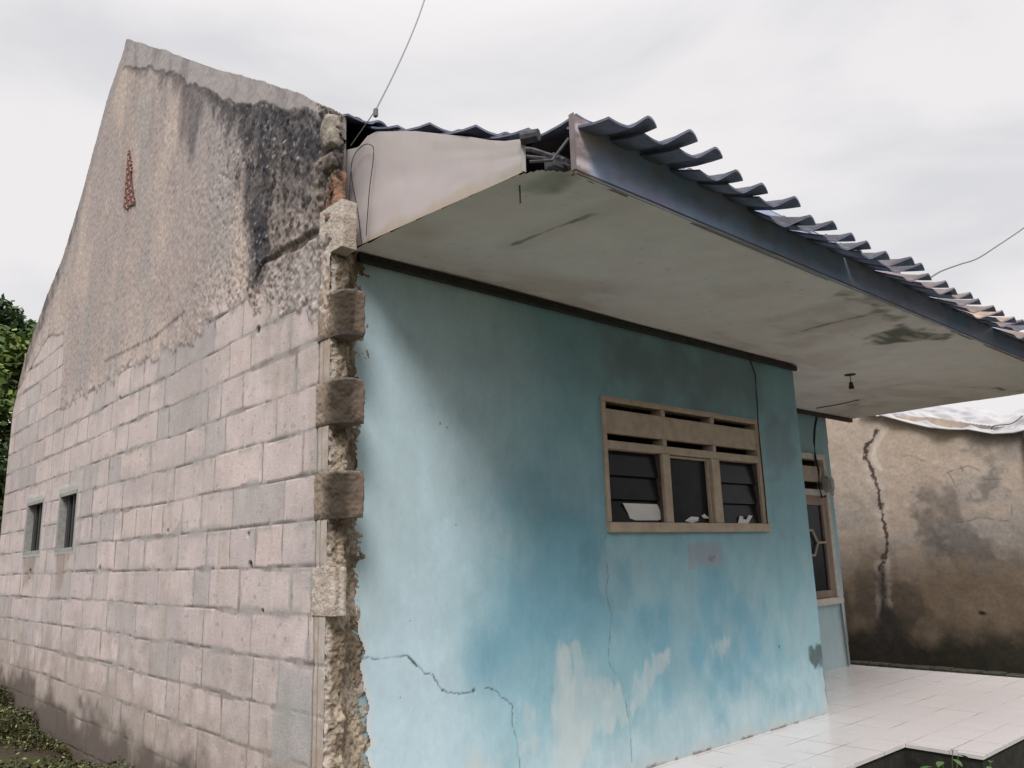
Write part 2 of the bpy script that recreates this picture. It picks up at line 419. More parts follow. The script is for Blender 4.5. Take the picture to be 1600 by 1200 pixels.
wh = .0030 + .014 * sm(.50, .72, fb(Yg * 3.2, Zg * 7, 27, 4)) + .004 * (nF - .5)
joint = np.maximum(1 - sm(wj, wj + .006, jd), 1 - sm(wh, wh + .006, hd))
crack = np.maximum((1 - sm(.0015, .005, hd)) * sm(.50, .62, fb(Yg * 2.6, k * 3.3, 28, 4)), (1 - sm(.001, .004, jd)) * sm(.5, .62, fb(Yg * 2, Zg * 2, 29, 3)) * .8)
base = np.ones(Yg.shape + (3,)) * np.array([.575, .49, .475])
base = mixc(base, (.51, .448, .438), r1 * .8); base = mixc(base, (.60, .505, .46), sm(.6, 1, r2) * .4); base = mixc(base, (.41, .385, .38), sm(.80, .98, r3_) * .8)
base = mixc(base, (.42, .38, .37), sm(.50, .66, fb(Yg * 2.4, Zg * 5, 241, 4)) * .45)
base *= (.88 + .24 * nA)[..., None] * (.94 + .12 * strk)[..., None] * (.90 + .20 * nL)[..., None]
base *= (.98 + .04 * fb(Yg * 60, Zg * 60, 31, 2))[..., None]
base = mixc(base, (.40, .345, .29), sm(.56, .75, strk2) * .35)
mort = mixc(np.ones(Yg.shape + (3,)) * np.array([.345, .32, .31]), (.23, .20, .185), sm(.44, .64, nA))
C = base * (1 - (joint * .82)[..., None]) + mort * (joint * .82)[..., None]
smear = sm(.54, .68, fb(Yg * 6, Zg * 8, 33, 5)) * (1 - sm(.012, .045, np.minimum(hd, jd)))
C = mixc(C, (.37, .35, .335), smear * .8)
C = mixc(C, (.07, .058, .052), crack * .7)
C = mixc(C, (.27, .23, .21), sm(.74, .80, fb(Yg * 34, Zg * 34, 290, 3)) * .55); C = mixc(C, (.22, .18, .16), sm(.60, .70, fb(Yg * 22, Zg * 22, 291, 4)) * (1 - sm(.0, .018, np.minimum(hd, jd))) * .5)
D = (r2 - .5) * .002 + (nA - .5) * .003 - joint * .0008 * (1 - smear) - crack * .005
# small knocked-out holes
for (px, py, rr_) in [(403, 515, .022), (391, 882, .020), (156, 888, .020), (187, 622, .018), (388, 835, .010), (47, 893, .03), (200, 575, .012), (240, 415, .012), (262, 830, .012), (410, 955, .01), (46, 905, .012)]:
    cy, cz = left([(px, py)])[0]
    d = np.hypot((Yg - cy) / 1.25, (Zg - cz)) + (nF - .5) * .014
    h = 1 - sm(rr_ * .6, rr_, d); C = mixc(C, (.03, .022, .018), h); D = D - h * .03
# dirt at the foot
foot = sm(.85, .05, Zg - .03 * Yg + (strk2 - .5) * .5 + (nA - .5) * .8)
C = mixc(C, (.30, .25, .20), foot * .55); C = mixc(C, (.07, .058, .045), sm(.26, .02, Zg - .035 * Yg + (fb(Yg * 5, Zg * 6, 242, 5) - .5) * .45) * .75)
# green-grey damp streaks at lower right blocks
C = mixc(C, (.36, .37, .365), blob(Yg, Zg, left([(435, 1040), (486, 1055), (486, 1195), (425, 1190)]), .02, .02) * .6)
# rust-brown runs below the two openings
for a_, b_, c_, d_ in WIN:
    m1 = blob(Yg, Zg, np.array([(a_ + .05, c_ - .01), (b_, c_ - .01), (b_ - .08, c_ - .34), (a_ + .25, c_ - .30)]), .05, .08, 14, 7, 3)
    C = mixc(C, (.20, .14, .10), m1 * .65 * (.4 + .6 * strk))
    fr = np.maximum(np.maximum(a_ - Yg, Yg - b_), np.maximum(c_ - Zg, (Zg - d_) * .8))
    m2 = (1 - sm(.045, .075, fr + (nA - .5) * .05)) * (Zg > c_ - .05)
    C = mixc(C, (.40, .405, .385), m2 * .85); D = D * (1 - m2) + m2 * .003
# render (plaster) zone
PL = left([(700, 560), (491, 492), (440, 486), (405, 477), (337, 472), (319, 524), (262, 550), (210, 569), (154, 607), (112, 625), (94, 640), (99, 561), (101, 520), (75, 528), (30, 608), (-40, 640), (-40, -400), (700, -400)])
rag = (fb(Yg * 16, Zg * 2.2, 41, 5) - .5) * .26 * (Yg < 4.6) + (nA - .5) * .06
pd = sdpoly(Yg, Zg, PL) + rag; pm = sm(-.012, .02, pd)
rough_r = sm(2.0, .3, Yg + (Zg - 3) * .35 + (nL - .5))
pit = sm(.62, .74, fb(Yg * 44, Zg * 44, 42, 3)) * (.18 + .82 * rough_r * sm(.38, .55, fb(Yg * 4, Zg * 3, 243, 3)))
lump = fb(Yg * 30, Zg * 30, 43, 4)
pc = np.ones(Yg.shape + (3,)) * np.array([.405, .345, .325])
pc = mixc(pc, (.50, .42, .375), sm(.45, .7, nL)); pc = mixc(pc, (.36, .335, .325), sm(.5, .72, fb(Yg * 2.5, Zg * 1.2, 46, 4)) * .7)
pc *= (.88 + .24 * lump)[..., None] * (.82 + .36 * fb(Yg * 70, Zg * 60, 263, 2))[..., None]
pc = mixc(pc, (.46, .40, .345), sm(.55, .8, lump) * rough_r * .6)
pc = mixc(pc, (.13, .11, .10), pit * .75)
pc = mixc(pc, (.20, .18, .175), sm(.50, .70, fb(Yg * 4.5, Zg * .55, 270, 5)) * sm(2.7, 4.6, Zg) * .28)
pc = mixc(pc, (.20, .17, .155), sm(.56, .70, fb(Yg * 55, Zg * 50, 271, 3)) * (.25 + .5 * rough_r))
arc = left([(520, 345), (480, 375), (440, 395), (410, 415), (395, 450)])
dd = dline(Yg, Zg, arc) + (nA - .5) * .05
pc = mixc(pc, (.05, .043, .04), (1 - sm(.006, .03, dd)) * .9)
lines = [left([(165, 565), (205, 545), (245, 525), (290, 487)]), left([(330, 330), (300, 420)])]
pc = mixc(pc, (.12, .10, .09), (1 - sm(.0, .022, dline(Yg, Zg, lines[0]) + (nF - .5) * .03)) * .8)
# ghost of the block courses showing under the thin render
pc = mixc(pc, (.56, .48, .45), sm(.30, .02, pd) * sm(.40, .62, strk) * (1 - joint) * .7)
# smooth pale cap strip with black mould under it
td = top - Zg
strip_w = .115 + .12 * fb(Yg * 3.2, Yg * 0 + 2, 48, 5) - .10 * sm(.8, -.1, Yg) + .10 * sm(2.6, 3.4, Yg)
fronts = (Yg < 3.52)
cap = sm(.02, -.02, td - strip_w + (nA - .5) * .07) * sm(3.56, 3.44, Yg) * sm(-.2, .35, Yg)
capc = mixc(np.ones(Yg.shape + (3,)) * np.array([.38, .35, .345]), (.27, .25, .255), sm(.4, .7, fb(Yg * 7, Zg * 2.5, 49, 4)))
mould_n = sm(.36, .62, fb(Yg * 7, Zg * 3.2, 50, 5)); mn2 = fb(Yg * 16, Zg * 9, 53, 5)
below = td - strip_w
grow = np.interp(Yg, [-.2, .5, 1.1, 1.9, 2.6, 3.2, 3.45], [.62, .62, .50, .22, .13, .07, .02])
mould = sm(1.0, .0, below / (grow * (.45 + 1.1 * mould_n)) + (mn2 - .5) * .9) * sm(-.03, .02, below + (mn2 - .5) * .05) * sm(3.5, 3.3, Yg)
dens = np.interp(Yg, [-.2, 1.2, 2.0, 3.2], [.96, .93, .72, .62])
mould_all = mould * dens
def stain(lst, soft, warp, sc, a, s, sy=None): 
    return blob(Yg, Zg, left(lst), soft, warp, sc, s, sy) * a
mould_all = np.maximum(mould_all, stain([(375, 140), (460, 165), (540, 195), (545, 262), (505, 262), (470, 250), (435, 262), (400, 262), (382, 215), (368, 180)], .06, .16, 7, .93, 71))
mould_all = np.maximum(mould_all, stain([(384, 230), (430, 232), (440, 300), (425, 345), (430, 405), (402, 452), (388, 420), (392, 350), (384, 300)], .07, .14, 8, .86, 72, 3.5))
mould_all = np.maximum(mould_all, stain([(388, 330), (425, 330), (424, 400), (402, 435), (386, 410)], .05, .12, 10, .97, 73, 4))
mould_all = np.maximum(mould_all, stain([(283, 125), (318, 130), (316, 200), (300, 245), (286, 210)], .10, .12, 8, .62, 74, 3))
mould_all = np.maximum(mould_all, stain([(440, 260), (520, 265), (505, 330), (450, 380), (425, 340)], .10, .25, 9, .62, 75, 7) * sm(.35, .6, lump))
rb = blob(Yg, Zg, left([(425, 225), (560, 225), (545, 345), (500, 372), (440, 410), (405, 440), (400, 330)]), .10, .15, 6, 260)
pc = mixc(pc, (.30, .245, .205), rb * .55); pc = mixc(pc, (.07, .058, .05), rb * sm(.52, .66, fb(Yg * 24, Zg * 24, 261, 4)) * .85)
pc = mixc(pc, (.036, .038, .046), mould_all * (.80 + .20 * sm(.35, .55, mn2)))
# chips of pale lichen inside the mould
pc = mixc(pc, (.40, .39, .39), sm(.70, .78, fb(Yg * 38, Zg * 34, 76, 3)) * mould_all * .65)
pc = pc * (1 - cap[..., None]) + capc * cap[..., None]
# dark roots and moss along the rear slope
rd = np.where(Yg > 3.44, td, 9.0)
rearb = sm(.30, .10, rd + (fb(Yg * 10, Zg * 10, 77, 5) - .5) * .22)
rearw = sm(4.0, 5.2, Yg) * .9
pc = mixc(pc, (.33, .30, .295), sm(.26, .18, rd) * .8)
pc = mixc(pc, (.06, .048, .045), rearb * rearw * sm(.38, .62, fb(Yg * 12, Zg * 5, 78, 5)))
pc = mixc(pc, (.20, .17, .16), rearb * rearw * .5)
C = C * (1 - pm[..., None]) + pc * pm[..., None]
edge_sh = (1 - sm(.0, .012, np.abs(pd))) * sm(.5, .7, nA)
C = mixc(C, (.12, .10, .09), edge_sh * .5)
DP = .008 + (lump - .5) * (.004 + .015 * rough_r) + (fb(Yg * 75, Zg * 75, 262, 2) - .5) * .012 * rough_r + (nF - .5) * .004 - pit * .010 - (1 - sm(.006, .03, dd)) * .02
D = D * (1 - pm) + DP * pm
D = np.where(cap > .5, .014 + (lump - .5) * .006, D)
# broken lumps beside the eaves corner
rc = sm(.10, -.06, Yg) * sm(2.66, 2.75, Zg)
D = D + rc * (fb(Yg * 30, Zg * 30, 79, 4) - .60) * .09
C = mixc(C, (.30, .19, .14), rc * blob(Yg, Zg, left([(508, 290), (540, 288), (540, 340), (505, 340)]), .02, .02) * .9)
C = mixc(C, (.09, .075, .07), rc * sm(.40, .62, fb(Yg * 13, Zg * 13, 80, 4)) * .7)
# brick-vent zone is cut slightly deeper; vertical mortar seam towards the corner column
seam = 1 - sm(.002, .009, np.abs(Yg + .012 + (fb(Zg * 6, Zg * 0, 81, 3) - .5) * .02))
seam = seam * (Zg < 2.68)
C = mixc(C, (.09, .075, .065), seam * .8); D = D - seam * .008
rl = mixc(np.ones(Yg.shape + (3,)) * np.array([.46, .41, .37]), (.40, .33, .27), sm(.4, .7, nA))
strip = (Yg < -.018) & (Zg < 2.68)
C = np.where((strip & (seam < .3))[..., None], rl * (.85 + .3 * lump)[..., None], C)
Px = -D; P = np.stack([Px, Yg, Zg], -1)
# slab closing the wall behind the relief
yb = np.linspace(-.06, YR, 40); prof = [(float(a), float(topz(a)) - .012) for a in yb]
nb_ = len(prof); ev = [(.10, y, z) for y, z in prof] + [(.10, y, -.4) for y, _ in prof] + [(-.004, y, z) for y, z in prof] + [(-.004, y, -.4) for y, _ in prof]
ef = []
for i in range(nb_ - 1):
    ef.append((2 * nb_ + i, i, i + 1, 2 * nb_ + i + 1))
    y_a, y_b = yb[i], yb[i + 1]
    ef.append((i + 1, i, nb_ + i, nb_ + i + 1))
ef.append((nb_ - 1, 2 * nb_ - 1, 4 * nb_ - 1, 3 * nb_ - 1)); ef.append((0, 2 * nb_, 3 * nb_, nb_))
gw = H(gridmesh('gable_wall', P, C, mask, m_gable, None, (ev, ef, (.30, .27, .25)), flip=True))
gw['label'] = 'pale block gable wall, rendered and mould stained towards the top'

# window reveals and bars of the two small openings
for a_, b_, c_, d_ in WIN:
    wn = MB(); t_ = .025
    for (u0, u1, v0, v1) in ((a_ - .004, b_ + .004, d_ - .004, d_ + t_), (a_ - .004, b_ + .004, c_ - t_, c_ + .004), (a_ - t_, a_ + .004, c_ - t_, d_ + t_), (b_ - .004, b_ + t_, c_ - t_, d_ + t_)):
        wn.box(-.004, .09, u0, u1, v0, v1)
    fr_ = H(wn.build('window', mat('grey_reveal', (.36, .36, .34), .9, noise=.3, nscale=20)))
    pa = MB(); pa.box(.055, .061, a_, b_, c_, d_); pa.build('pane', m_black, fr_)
    for q in range(2):
        bb = MB(); yy = a_ + (b_ - a_) * (.42 + .3 * q); bb.box(.03, .05, yy - .02, yy + .02, c_, d_); bb.build('bar', mat('dark_bar', (.05, .048, .048), .8), fr_)

# red perforated clay vent near the ridge
vp = left([(203, 238), (206, 238), (209, 285), (215, 320), (196, 326)])
mb = MB(); cy = 3.05
poly = [(p[0], p[1]) for p in vp]
def inside(y, z):
    return sdpoly(np.array([y]), np.array([z]), np.array(poly))[0] > -.01
rows_z = np.arange(3.97, 4.60, .062)
for i, z in enumerate(rows_z):
    for y in np.arange(2.90, 3.28, .075):
        yy = y + (i % 2) * .0275
        if inside(yy, z):
            rot = Matrix.Rotation(math.radians(random.uniform(35, 55)), 3, 'X')
            mb.box(-.022, -.004, yy - .030, yy + .030, z - .006, z + .006, rot)
            mb.box(-.020, -.004, yy - .026, yy + .026, z - .005, z + .005, rot @ Matrix.Rotation(math.radians(90), 3, 'X'))
n = len(mb.v)
H(mb.build('clay_vent', m_red))
mb = MB(); mb.v = [(-.0165, p[0], p[1]) for p in vp]; mb.f = [(0, 1, 2, 3, 4)]
H(mb.build('vent_opening', mat('vent_dark', (.15, .075, .06), .95)))

# ---- corner toothing --------------------------------------------------------
def tooth_face(z0, z1, prof, colf, name, seed, amp, lab=None, mtl=None):
    """vertical strip following a plan profile, with its own broken surface, closed top and bottom"""
    prof = np.array(prof, float); seg = np.hypot(*(prof[1:] - prof[:-1]).T); s = np.concatenate([[0], np.cumsum(seg)])
    us = np.linspace(0, s[-1], max(8, int(s[-1] / .005))); px_ = np.interp(us, s, prof[:, 0]); py_ = np.interp(us, s, prof[:, 1])
    tx = np.gradient(px_, us); ty = np.gradient(py_, us); nx, ny = ty, -tx; l_ = np.hypot(nx, ny); nx /= l_; ny /= l_
    vs = np.linspace(z0, z1, max(6, int((z1 - z0) / .0055)))
    U, V = np.meshgrid(us, vs, indexing='ij')
    d = (fb(U * 22, V * 22, seed, 4) - .5) * amp + (fb(U * 85, V * 85, seed + 5, 2) - .5) * amp * .55
    X = px_[:, None] + nx[:, None] * d; Yy = py_[:, None] + ny[:, None] * d
    c = colf(U / s[-1], (V - z0) / (z1 - z0), U, V, d)
    P = np.stack([X, Yy, V], -1)
    # caps
    nn2 = len(us); ev = []; ef = []
    for j, rev in ((0, True), (len(vs) - 1, False)):
        base_i = len(ev); ev += [tuple(P[i, j]) for i in range(nn2)] + [(.095, 0.0, V[0, j]), (.02, 0.0, V[0, j])]
        f = list(range(base_i, base_i + nn2 + 2)); ef.append(tuple(f if not rev else f[::-1]))
    # right side
    b0 = len(ev); ev += [tuple(P[-1, 0]), tuple(P[-1, -1]), (P[-1, 0, 0] + .0, 0.05, z1), (P[-1, 0, 0] + .0, 0.05, z0)]; ef.append((b0, b0 + 1, b0 + 2, b0 + 3))
    cc = c.reshape(-1, 3).mean(0)
    o = H(gridmesh(name, P, c, np.ones(U.shape, bool), mtl or m_mortar, None, (ev, ef, cc), flip=True))
    if lab: o['label'] = lab
    return o
def c_brown(u, v, U, V, d):
    c = np.ones(U.shape + (3,)) * np.array([.27, .215, .165])
    n = fb(U * 9, V * 9, 90, 4)
    st = sm(.10, .36, u + (n - .5) * .22) * sm(.62, .48, u + (n - .5) * .1)
    c = mixc(c, (.036, .028, .020), st * .92); c = mixc(c, (.14, .10, .08), sm(.50, .58, u) * .6)
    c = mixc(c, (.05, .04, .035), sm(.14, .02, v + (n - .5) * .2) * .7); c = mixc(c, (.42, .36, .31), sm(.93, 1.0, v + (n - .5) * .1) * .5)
    return c * (.85 + .3 * fb(U * 3, V * 40, 91, 3))[..., None]
def c_pale(u, v, U, V, d):
    c = np.ones(U.shape + (3,)) * np.array([.50, .44, .385]); n = fb(U * 10, V * 10, 92, 4)
    c = mixc(c, (.34, .28, .22), sm(.45, .75, n) * .6); return mixc(c, (.55, .5, .46), sm(.9, 1, v))
def c_mort(u, v, U, V, d):
    n = fb(U * 12, V * 12, 93, 5); c = np.ones(U.shape + (3,)) * np.array([.46, .385, .295])
    c = mixc(c, (.24, .19, .14), sm(.42, .62, n)); c = mixc(c, (.13, .10, .075), sm(.58, .70, fb(U * 50, V * 50, 96, 3)) * .6); c = mixc(c, (.47, .42, .36), sm(.62, .8, fb(U * 5, V * 4, 94, 4)) * .8)
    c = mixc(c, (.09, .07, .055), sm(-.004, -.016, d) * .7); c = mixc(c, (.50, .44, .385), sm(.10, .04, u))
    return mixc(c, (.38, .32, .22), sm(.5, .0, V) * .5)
# rough mortar bed between the block ends and the blue plaster
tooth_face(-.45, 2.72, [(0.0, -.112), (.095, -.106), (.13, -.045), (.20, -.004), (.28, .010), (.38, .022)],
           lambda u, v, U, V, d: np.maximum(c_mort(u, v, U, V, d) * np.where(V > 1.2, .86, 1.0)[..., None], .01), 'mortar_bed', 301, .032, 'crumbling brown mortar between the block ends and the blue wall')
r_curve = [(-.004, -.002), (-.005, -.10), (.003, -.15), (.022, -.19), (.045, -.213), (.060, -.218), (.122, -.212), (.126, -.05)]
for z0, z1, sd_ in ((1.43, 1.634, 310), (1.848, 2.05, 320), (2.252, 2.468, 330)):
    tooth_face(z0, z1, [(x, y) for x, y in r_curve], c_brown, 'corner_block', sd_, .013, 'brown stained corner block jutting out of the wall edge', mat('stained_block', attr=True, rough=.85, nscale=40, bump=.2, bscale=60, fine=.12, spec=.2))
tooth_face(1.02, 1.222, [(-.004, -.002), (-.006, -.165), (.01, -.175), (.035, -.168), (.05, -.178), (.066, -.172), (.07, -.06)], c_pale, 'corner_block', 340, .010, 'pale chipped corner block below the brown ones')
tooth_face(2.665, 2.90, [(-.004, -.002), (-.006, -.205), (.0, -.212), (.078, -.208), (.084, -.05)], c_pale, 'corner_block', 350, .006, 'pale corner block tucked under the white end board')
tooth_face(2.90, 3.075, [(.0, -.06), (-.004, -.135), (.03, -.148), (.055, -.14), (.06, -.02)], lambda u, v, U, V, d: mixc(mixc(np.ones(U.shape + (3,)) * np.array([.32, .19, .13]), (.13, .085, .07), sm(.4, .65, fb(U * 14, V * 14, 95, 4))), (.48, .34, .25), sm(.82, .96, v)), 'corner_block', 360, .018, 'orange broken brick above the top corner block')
def lump_(name, c, r, col, seed, lab):
    bm = bmesh.new(); bmesh.ops.create_icosphere(bm, subdivisions=4, radius=1)
    for v in bm.verts:
        p = v.co; q = fb(np.array([p.x * 1.6 + 7 + p.z]), np.array([p.y * 1.6 + p.z * 1.3 + 3]), seed, 4)[0]
        f_ = .72 + .62 * q; mxx = max(abs(p.x), abs(p.y), abs(p.z)); f_ *= (.55 + .45 / mxx)
        v.co = Vector((c[0] + p.x * r[0] * f_, c[1] + p.y * r[1] * f_, c[2] + p.z * r[2] * f_))
    me = bpy.data.meshes.new(name); bm.to_mesh(me); bm.free(); me.shade_smooth()
    o = H(link(name, me, mat('rubble_' + name + str(seed), col, .95, noise=.55, nscale=22, bump=.7, bscale=60))); o['label'] = lab
lump_('mortar_lump', (-.012, -.135, 3.26), (.045, .055, .090), (.42, .38, .32), 5, 'pale lump of mortar stuck below the gable edge')
lump_('mortar_lump', (.0, -.11, 3.12), (.040, .055, .045), (.24, .20, .18), 8, 'dark knob of mortar above the broken brick')

# ---- blue front wall ---------------------------------------------------------
xs = np.arange(.13, 4.3901, .0062); zs = np.arange(-.06, 2.7501, .0068)
Xg, Zg = np.meshgrid(xs, zs, indexing='ij')
xe = np.interp(Zg, [-.1, .2, .5, .9, 1.4, 2.0, 2.75], [.33, .315, .275, .235, .20, .19, .185])
ledge = xe + (fb(Zg * 13, Zg * 0, 101, 5) - .5) * .07
rledge = 4.392 - sm(.55, .30, Zg) * sm(.02, .2, Zg) * .03 * fb(Zg * 14, Zg * 0, 102, 4)
FX0, FX1, FZ0, FZ1 = 1.955, 3.765, 1.372, 2.217
mask = (Xg > ledge) & (Xg < rledge + .003) & ~((Xg > FX0 + .01) & (Xg < FX1 - .01) & (Zg > FZ0 + .01) & (Zg < FZ1 - .01))
nA = fb(Xg * 2.2, Zg * 2.2, 111, 5); nB = fb(Xg * 8, Zg * 6, 112, 5); nS = fb(Xg * 22, Zg * 1.8, 113, 4); nF = fb(Xg * 50, Zg * 50, 114, 2)
pale = np.array([.49, .645, .71]); deep = np.array([.165, .36, .46]); mid = np.array([.25, .44, .505])
wt = sm(.55, 1.55, Xg + (nA - .5) * .7 + (1.2 - Zg) * .12)
C = np.ones(Xg.shape + (3,)) * pale; C = mixc(C, mid, wt)
dz = blob(Xg, Zg, front([(780, 760), (900, 740), (960, 850), (1080, 900), (1200, 940), (1215, 1010), (1150, 1060), (1060, 1080), (1020, 1010), (960, 990), (880, 1000), (840, 1060), (760, 1040), (800, 900)]), .25, .35, 3, 121)
C = mixc(C, deep, dz * .85)
C = mixc(C, deep * .8, blob(Xg, Zg, front([(905, 850), (940, 845), (985, 900), (980, 950), (945, 955), (900, 920)]), .03, .05, 7, 122) * .4)
C = mixc(C, (.17, .345, .42), blob(Xg, Zg, front([(800, 790), (850, 765), (885, 800), (880, 870), (830, 910), (790, 880)]), .05, .06, 6, 123) * .35)
C = mixc(C, (.30, .46, .50), blob(Xg, Zg, front([(985, 900), (1060, 860), (1110, 900), (1080, 930), (1000, 945)]), .06, .08, 6, 124) * .35)
C = mixc(C, (.44, .565, .60), sm(.50, .0, Zg - (nB - .5) * .45 - (nS - .5) * .12) * .75)
C *= (.96 + .08 * fb(Xg * 60, Zg * 60, 292, 2))[..., None]; C *= (.965 + .07 * nS)[..., None] * (.91 + .18 * nB)[..., None]
C = mixc(C, (.42, .53, .55), sm(.52, .68, fb(Xg * 3, Zg * 1.8, 244, 5)) * .28 * sm(2.4, 1.2, Zg))
for i, (lst, a) in enumerate([([(865, 1040), (872, 1015), (884, 1020), (892, 1062), (898, 1055), (898, 1012), (908, 1008), (922, 1045), (935, 1052), (948, 1062), (975, 1085), (975, 1125), (950, 1140), (932, 1150), (915, 1200), (865, 1200), (858, 1110)], .8),
                 ([(985, 1105), (992, 1062), (1008, 1048), (1020, 1020), (1047, 1013), (1042, 1040), (1028, 1062), (1015, 1080), (1008, 1100), (1000, 1112)], .8),
                 ([(700, 1215), (728, 1180), (755, 1172), (768, 1190), (772, 1215)], .7), ([(812, 1118), (822, 1108), (832, 1116), (826, 1130), (815, 1130)], .6), ([(815, 1160), (824, 1150), (832, 1160), (828, 1172), (818, 1172)], .5),
                 ([(1105, 1010), (1125, 995), (1135, 1005), (1125, 1025)], .6), ([(786, 1165), (800, 1160), (806, 1200), (788, 1200)], .5)]):
    C = mixc(C, (.48, .55, .555), blob(Xg, Zg, front(lst), .026, .085, 20, 130 + i, 7) * a * (.62 + .38 * sm(.36, .56, fb(Xg * 9, Zg * 5, 245, 5))))
C = mixc(C, (.33, .30, .34), blob(Xg, Zg, front([(1072, 850), (1122, 845), (1128, 880), (1078, 888)]), .02, .03, 14, 141) * .55)
C = mixc(C, (.16, .16, .16), blob(Xg, Zg, front([(1106, 868), (1116, 868), (1115, 877), (1104, 876)]), .008, .02, 30, 142) * .6)
C = mixc(C, (.19, .22, .26), blob(Xg, Zg, front([(1192, 650), (1236, 655), (1240, 730), (1215, 742), (1196, 730)]), .07, .12, 8, 143) * .5)
C = mixc(C, (.155, .17, .18), blob(Xg, Zg, front([(930, 500), (1190, 570), (1180, 640), (940, 600)]), .25, .3, 4, 144) * .6)  # grey patch, darkened further to deepen the shade under the soffit
C = mixc(C, (.05, .06, .06), blob(Xg, Zg, front([(1264, 1012), (1280, 1005), (1290, 1010), (1290, 1042), (1272, 1040), (1264, 1030)]), .02, .04, 22, 145) * .8)
C = mixc(C, (.62, .66, .66), sm(.05, .015, Xg - ledge) * (Zg < 1.0) * .45 + sm(.03, .01, Xg - ledge) * .3)
C = mixc(C, (.46, .47, .45), sm(.10, .0, Zg - (nB - .5) * .12) * .6)
C = mixc(C, (.46, .50, .48), sm(.10, .02, 4.39 - Xg + (nB - .5) * .1) * sm(.45, .2, Zg) * .6)
C = mixc(C, (.14, .13, .11), sm(.020, .004, Zg + (nF - .5) * .02) * sm(.35, .55, nB) * .9)
for (px, py, r_) in [(1217, 1010, .014), (687, 662, .008), (698, 668, .005), (1212, 1078, .006), (712, 820, .006), (640, 970, .006), (625, 1090, .005), (905, 690, .006), (1000, 740, .004)]:
    q = front([(px, py)])[0]; C = mixc(C, (.06, .07, .07), (1 - sm(r_ * .5, r_, np.hypot(Xg - q[0], Zg - q[1]))) * .8)
crk = [[(558, 1028), (585, 1030), (600, 1029), (637, 1026), (645, 1033), (655, 1045), (665, 1053), (677, 1055), (684, 1070), (697, 1083), (710, 1082), (722, 1084), (738, 1079), (744, 1080)], [(756, 1075), (766, 1077), (776, 1079), (781, 1088), (793, 1095), (801, 1103), (799, 1130), (806, 1150), (808, 1175), (812, 1200)],
       [(945, 838), (946, 865), (949, 900), (947, 930), (955, 960), (953, 985), (950, 1030), (953, 1042), (968, 1060), (976, 1090), (980, 1115), (984, 1140), (986, 1190)]]
thick = [(.0024), (.0020), (.0020)]
Dr = (nA - .5) * .006 + (nB - .5) * .003
for i, (ln, tk) in enumerate(zip(crk, thick)):
    d = dline(Xg + (fb(Xg * 40, Zg * 40, 150, 3) - .5) * .020, Zg + (fb(Xg * 40, Zg * 40, 151, 3) - .5) * .020, front(ln))
    vis = .35 + .65 * sm(.35, .55, fb(Xg * 7, Zg * 7, 152 + i, 3))
    if i == 2: vis = vis * .75
    m_ = (1 - sm(tk * .5, tk * 2.2, d)) * vis; C = mixc(C, (.045, .06, .06), m_ * .8); Dr = Dr - m_ * .002
q = front([(637, 1026), (645, 1033), (650, 1040)]); m_ = 1 - sm(.002, .008, dline(Xg, Zg, q)); C = mixc(C, (.02, .025, .025), m_ * .9)
q = front([(740, 1080)])[0]; m_ = 1 - sm(.008, .014, np.abs(Xg - q[0]) + np.abs(Zg - q[1]) * .9); C = mixc(C, (.10, .13, .13), m_ * .8); Dr = Dr - m_ * .01
Dr = Dr + .004
P = np.stack([Xg, -Dr, Zg], -1)
# solid back of the wall: pieces round the window opening, and the return at the recess
mb = MB()
for a in ((.12, FX0, .03, .12, -.3, 2.75), (FX1, 4.385, .03, .12, -.3, 2.75), (FX0, FX1, .03, .12, -.3, FZ0), (FX0, FX1, .03, .12, FZ1, 2.75)): mb.box(*a)
# outer reveal at right broken corner & left/right ends
mb.quad((4.391, -.004, 0), (4.391, 1.1, 0), (4.391, 1.1, 2.75), (4.391, -.004, 2.75))
mb.quad((.19, .012, -.06), (4.385, .012, -.06), (4.385, .012, 1.36), (.19, .012, 1.36))
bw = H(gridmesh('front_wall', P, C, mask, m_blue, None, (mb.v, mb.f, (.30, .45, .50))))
bw['label'] = 'faded light blue plaster front wall with cracks and peeling patches'

# recessed wall y=1.1 with its own window and right end
RX0, RX1, RZ0, RZ1 = 5.25, 6.90, .66, 2.262
xs = np.arange(4.38, 7.101, .0125); zs = np.arange(-.02, 2.7501, .0125); Xg, Zg = np.meshgrid(xs, zs, indexing='ij')
xr = np.interp(Zg, [0, 2.7], [7.04, 7.10]) + (fb(Zg * 6, Zg * 0, 160, 3) - .5) * .012
mask = (Xg < xr) & ~((Xg > RX0) & (Xg < RX1 - .02) & (Zg > RZ0 + .02) & (Zg < RZ1 - .02))
nB = fb(Xg * 5, Zg * 3, 161, 4)
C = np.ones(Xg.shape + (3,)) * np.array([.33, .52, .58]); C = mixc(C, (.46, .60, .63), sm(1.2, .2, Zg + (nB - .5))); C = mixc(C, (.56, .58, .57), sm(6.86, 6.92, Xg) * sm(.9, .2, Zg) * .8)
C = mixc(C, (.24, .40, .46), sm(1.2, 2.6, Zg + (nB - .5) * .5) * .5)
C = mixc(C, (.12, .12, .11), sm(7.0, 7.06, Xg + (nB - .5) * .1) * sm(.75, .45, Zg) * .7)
C *= (.92 + .16 * nB)[..., None]
mb = MB()
for a in ((4.40, RX0, 1.112, 1.2, -.3, 2.75), (RX1, 7.03, 1.112, 1.2, -.3, 2.75), (RX0, RX1, 1.112, 1.2, -.3, RZ0), (RX0, RX1, 1.112, 1.2, RZ1, 2.75)): mb.box(*a)
rw = H(gridmesh('porch_wall', np.stack([Xg, 1.1 - (nB - .5) * .006, Zg], -1), C, mask, m_blue, None, (mb.v, mb.f, (.34, .5, .55))))
rw['label'] = 'light blue wall set back at the far end of the porch'

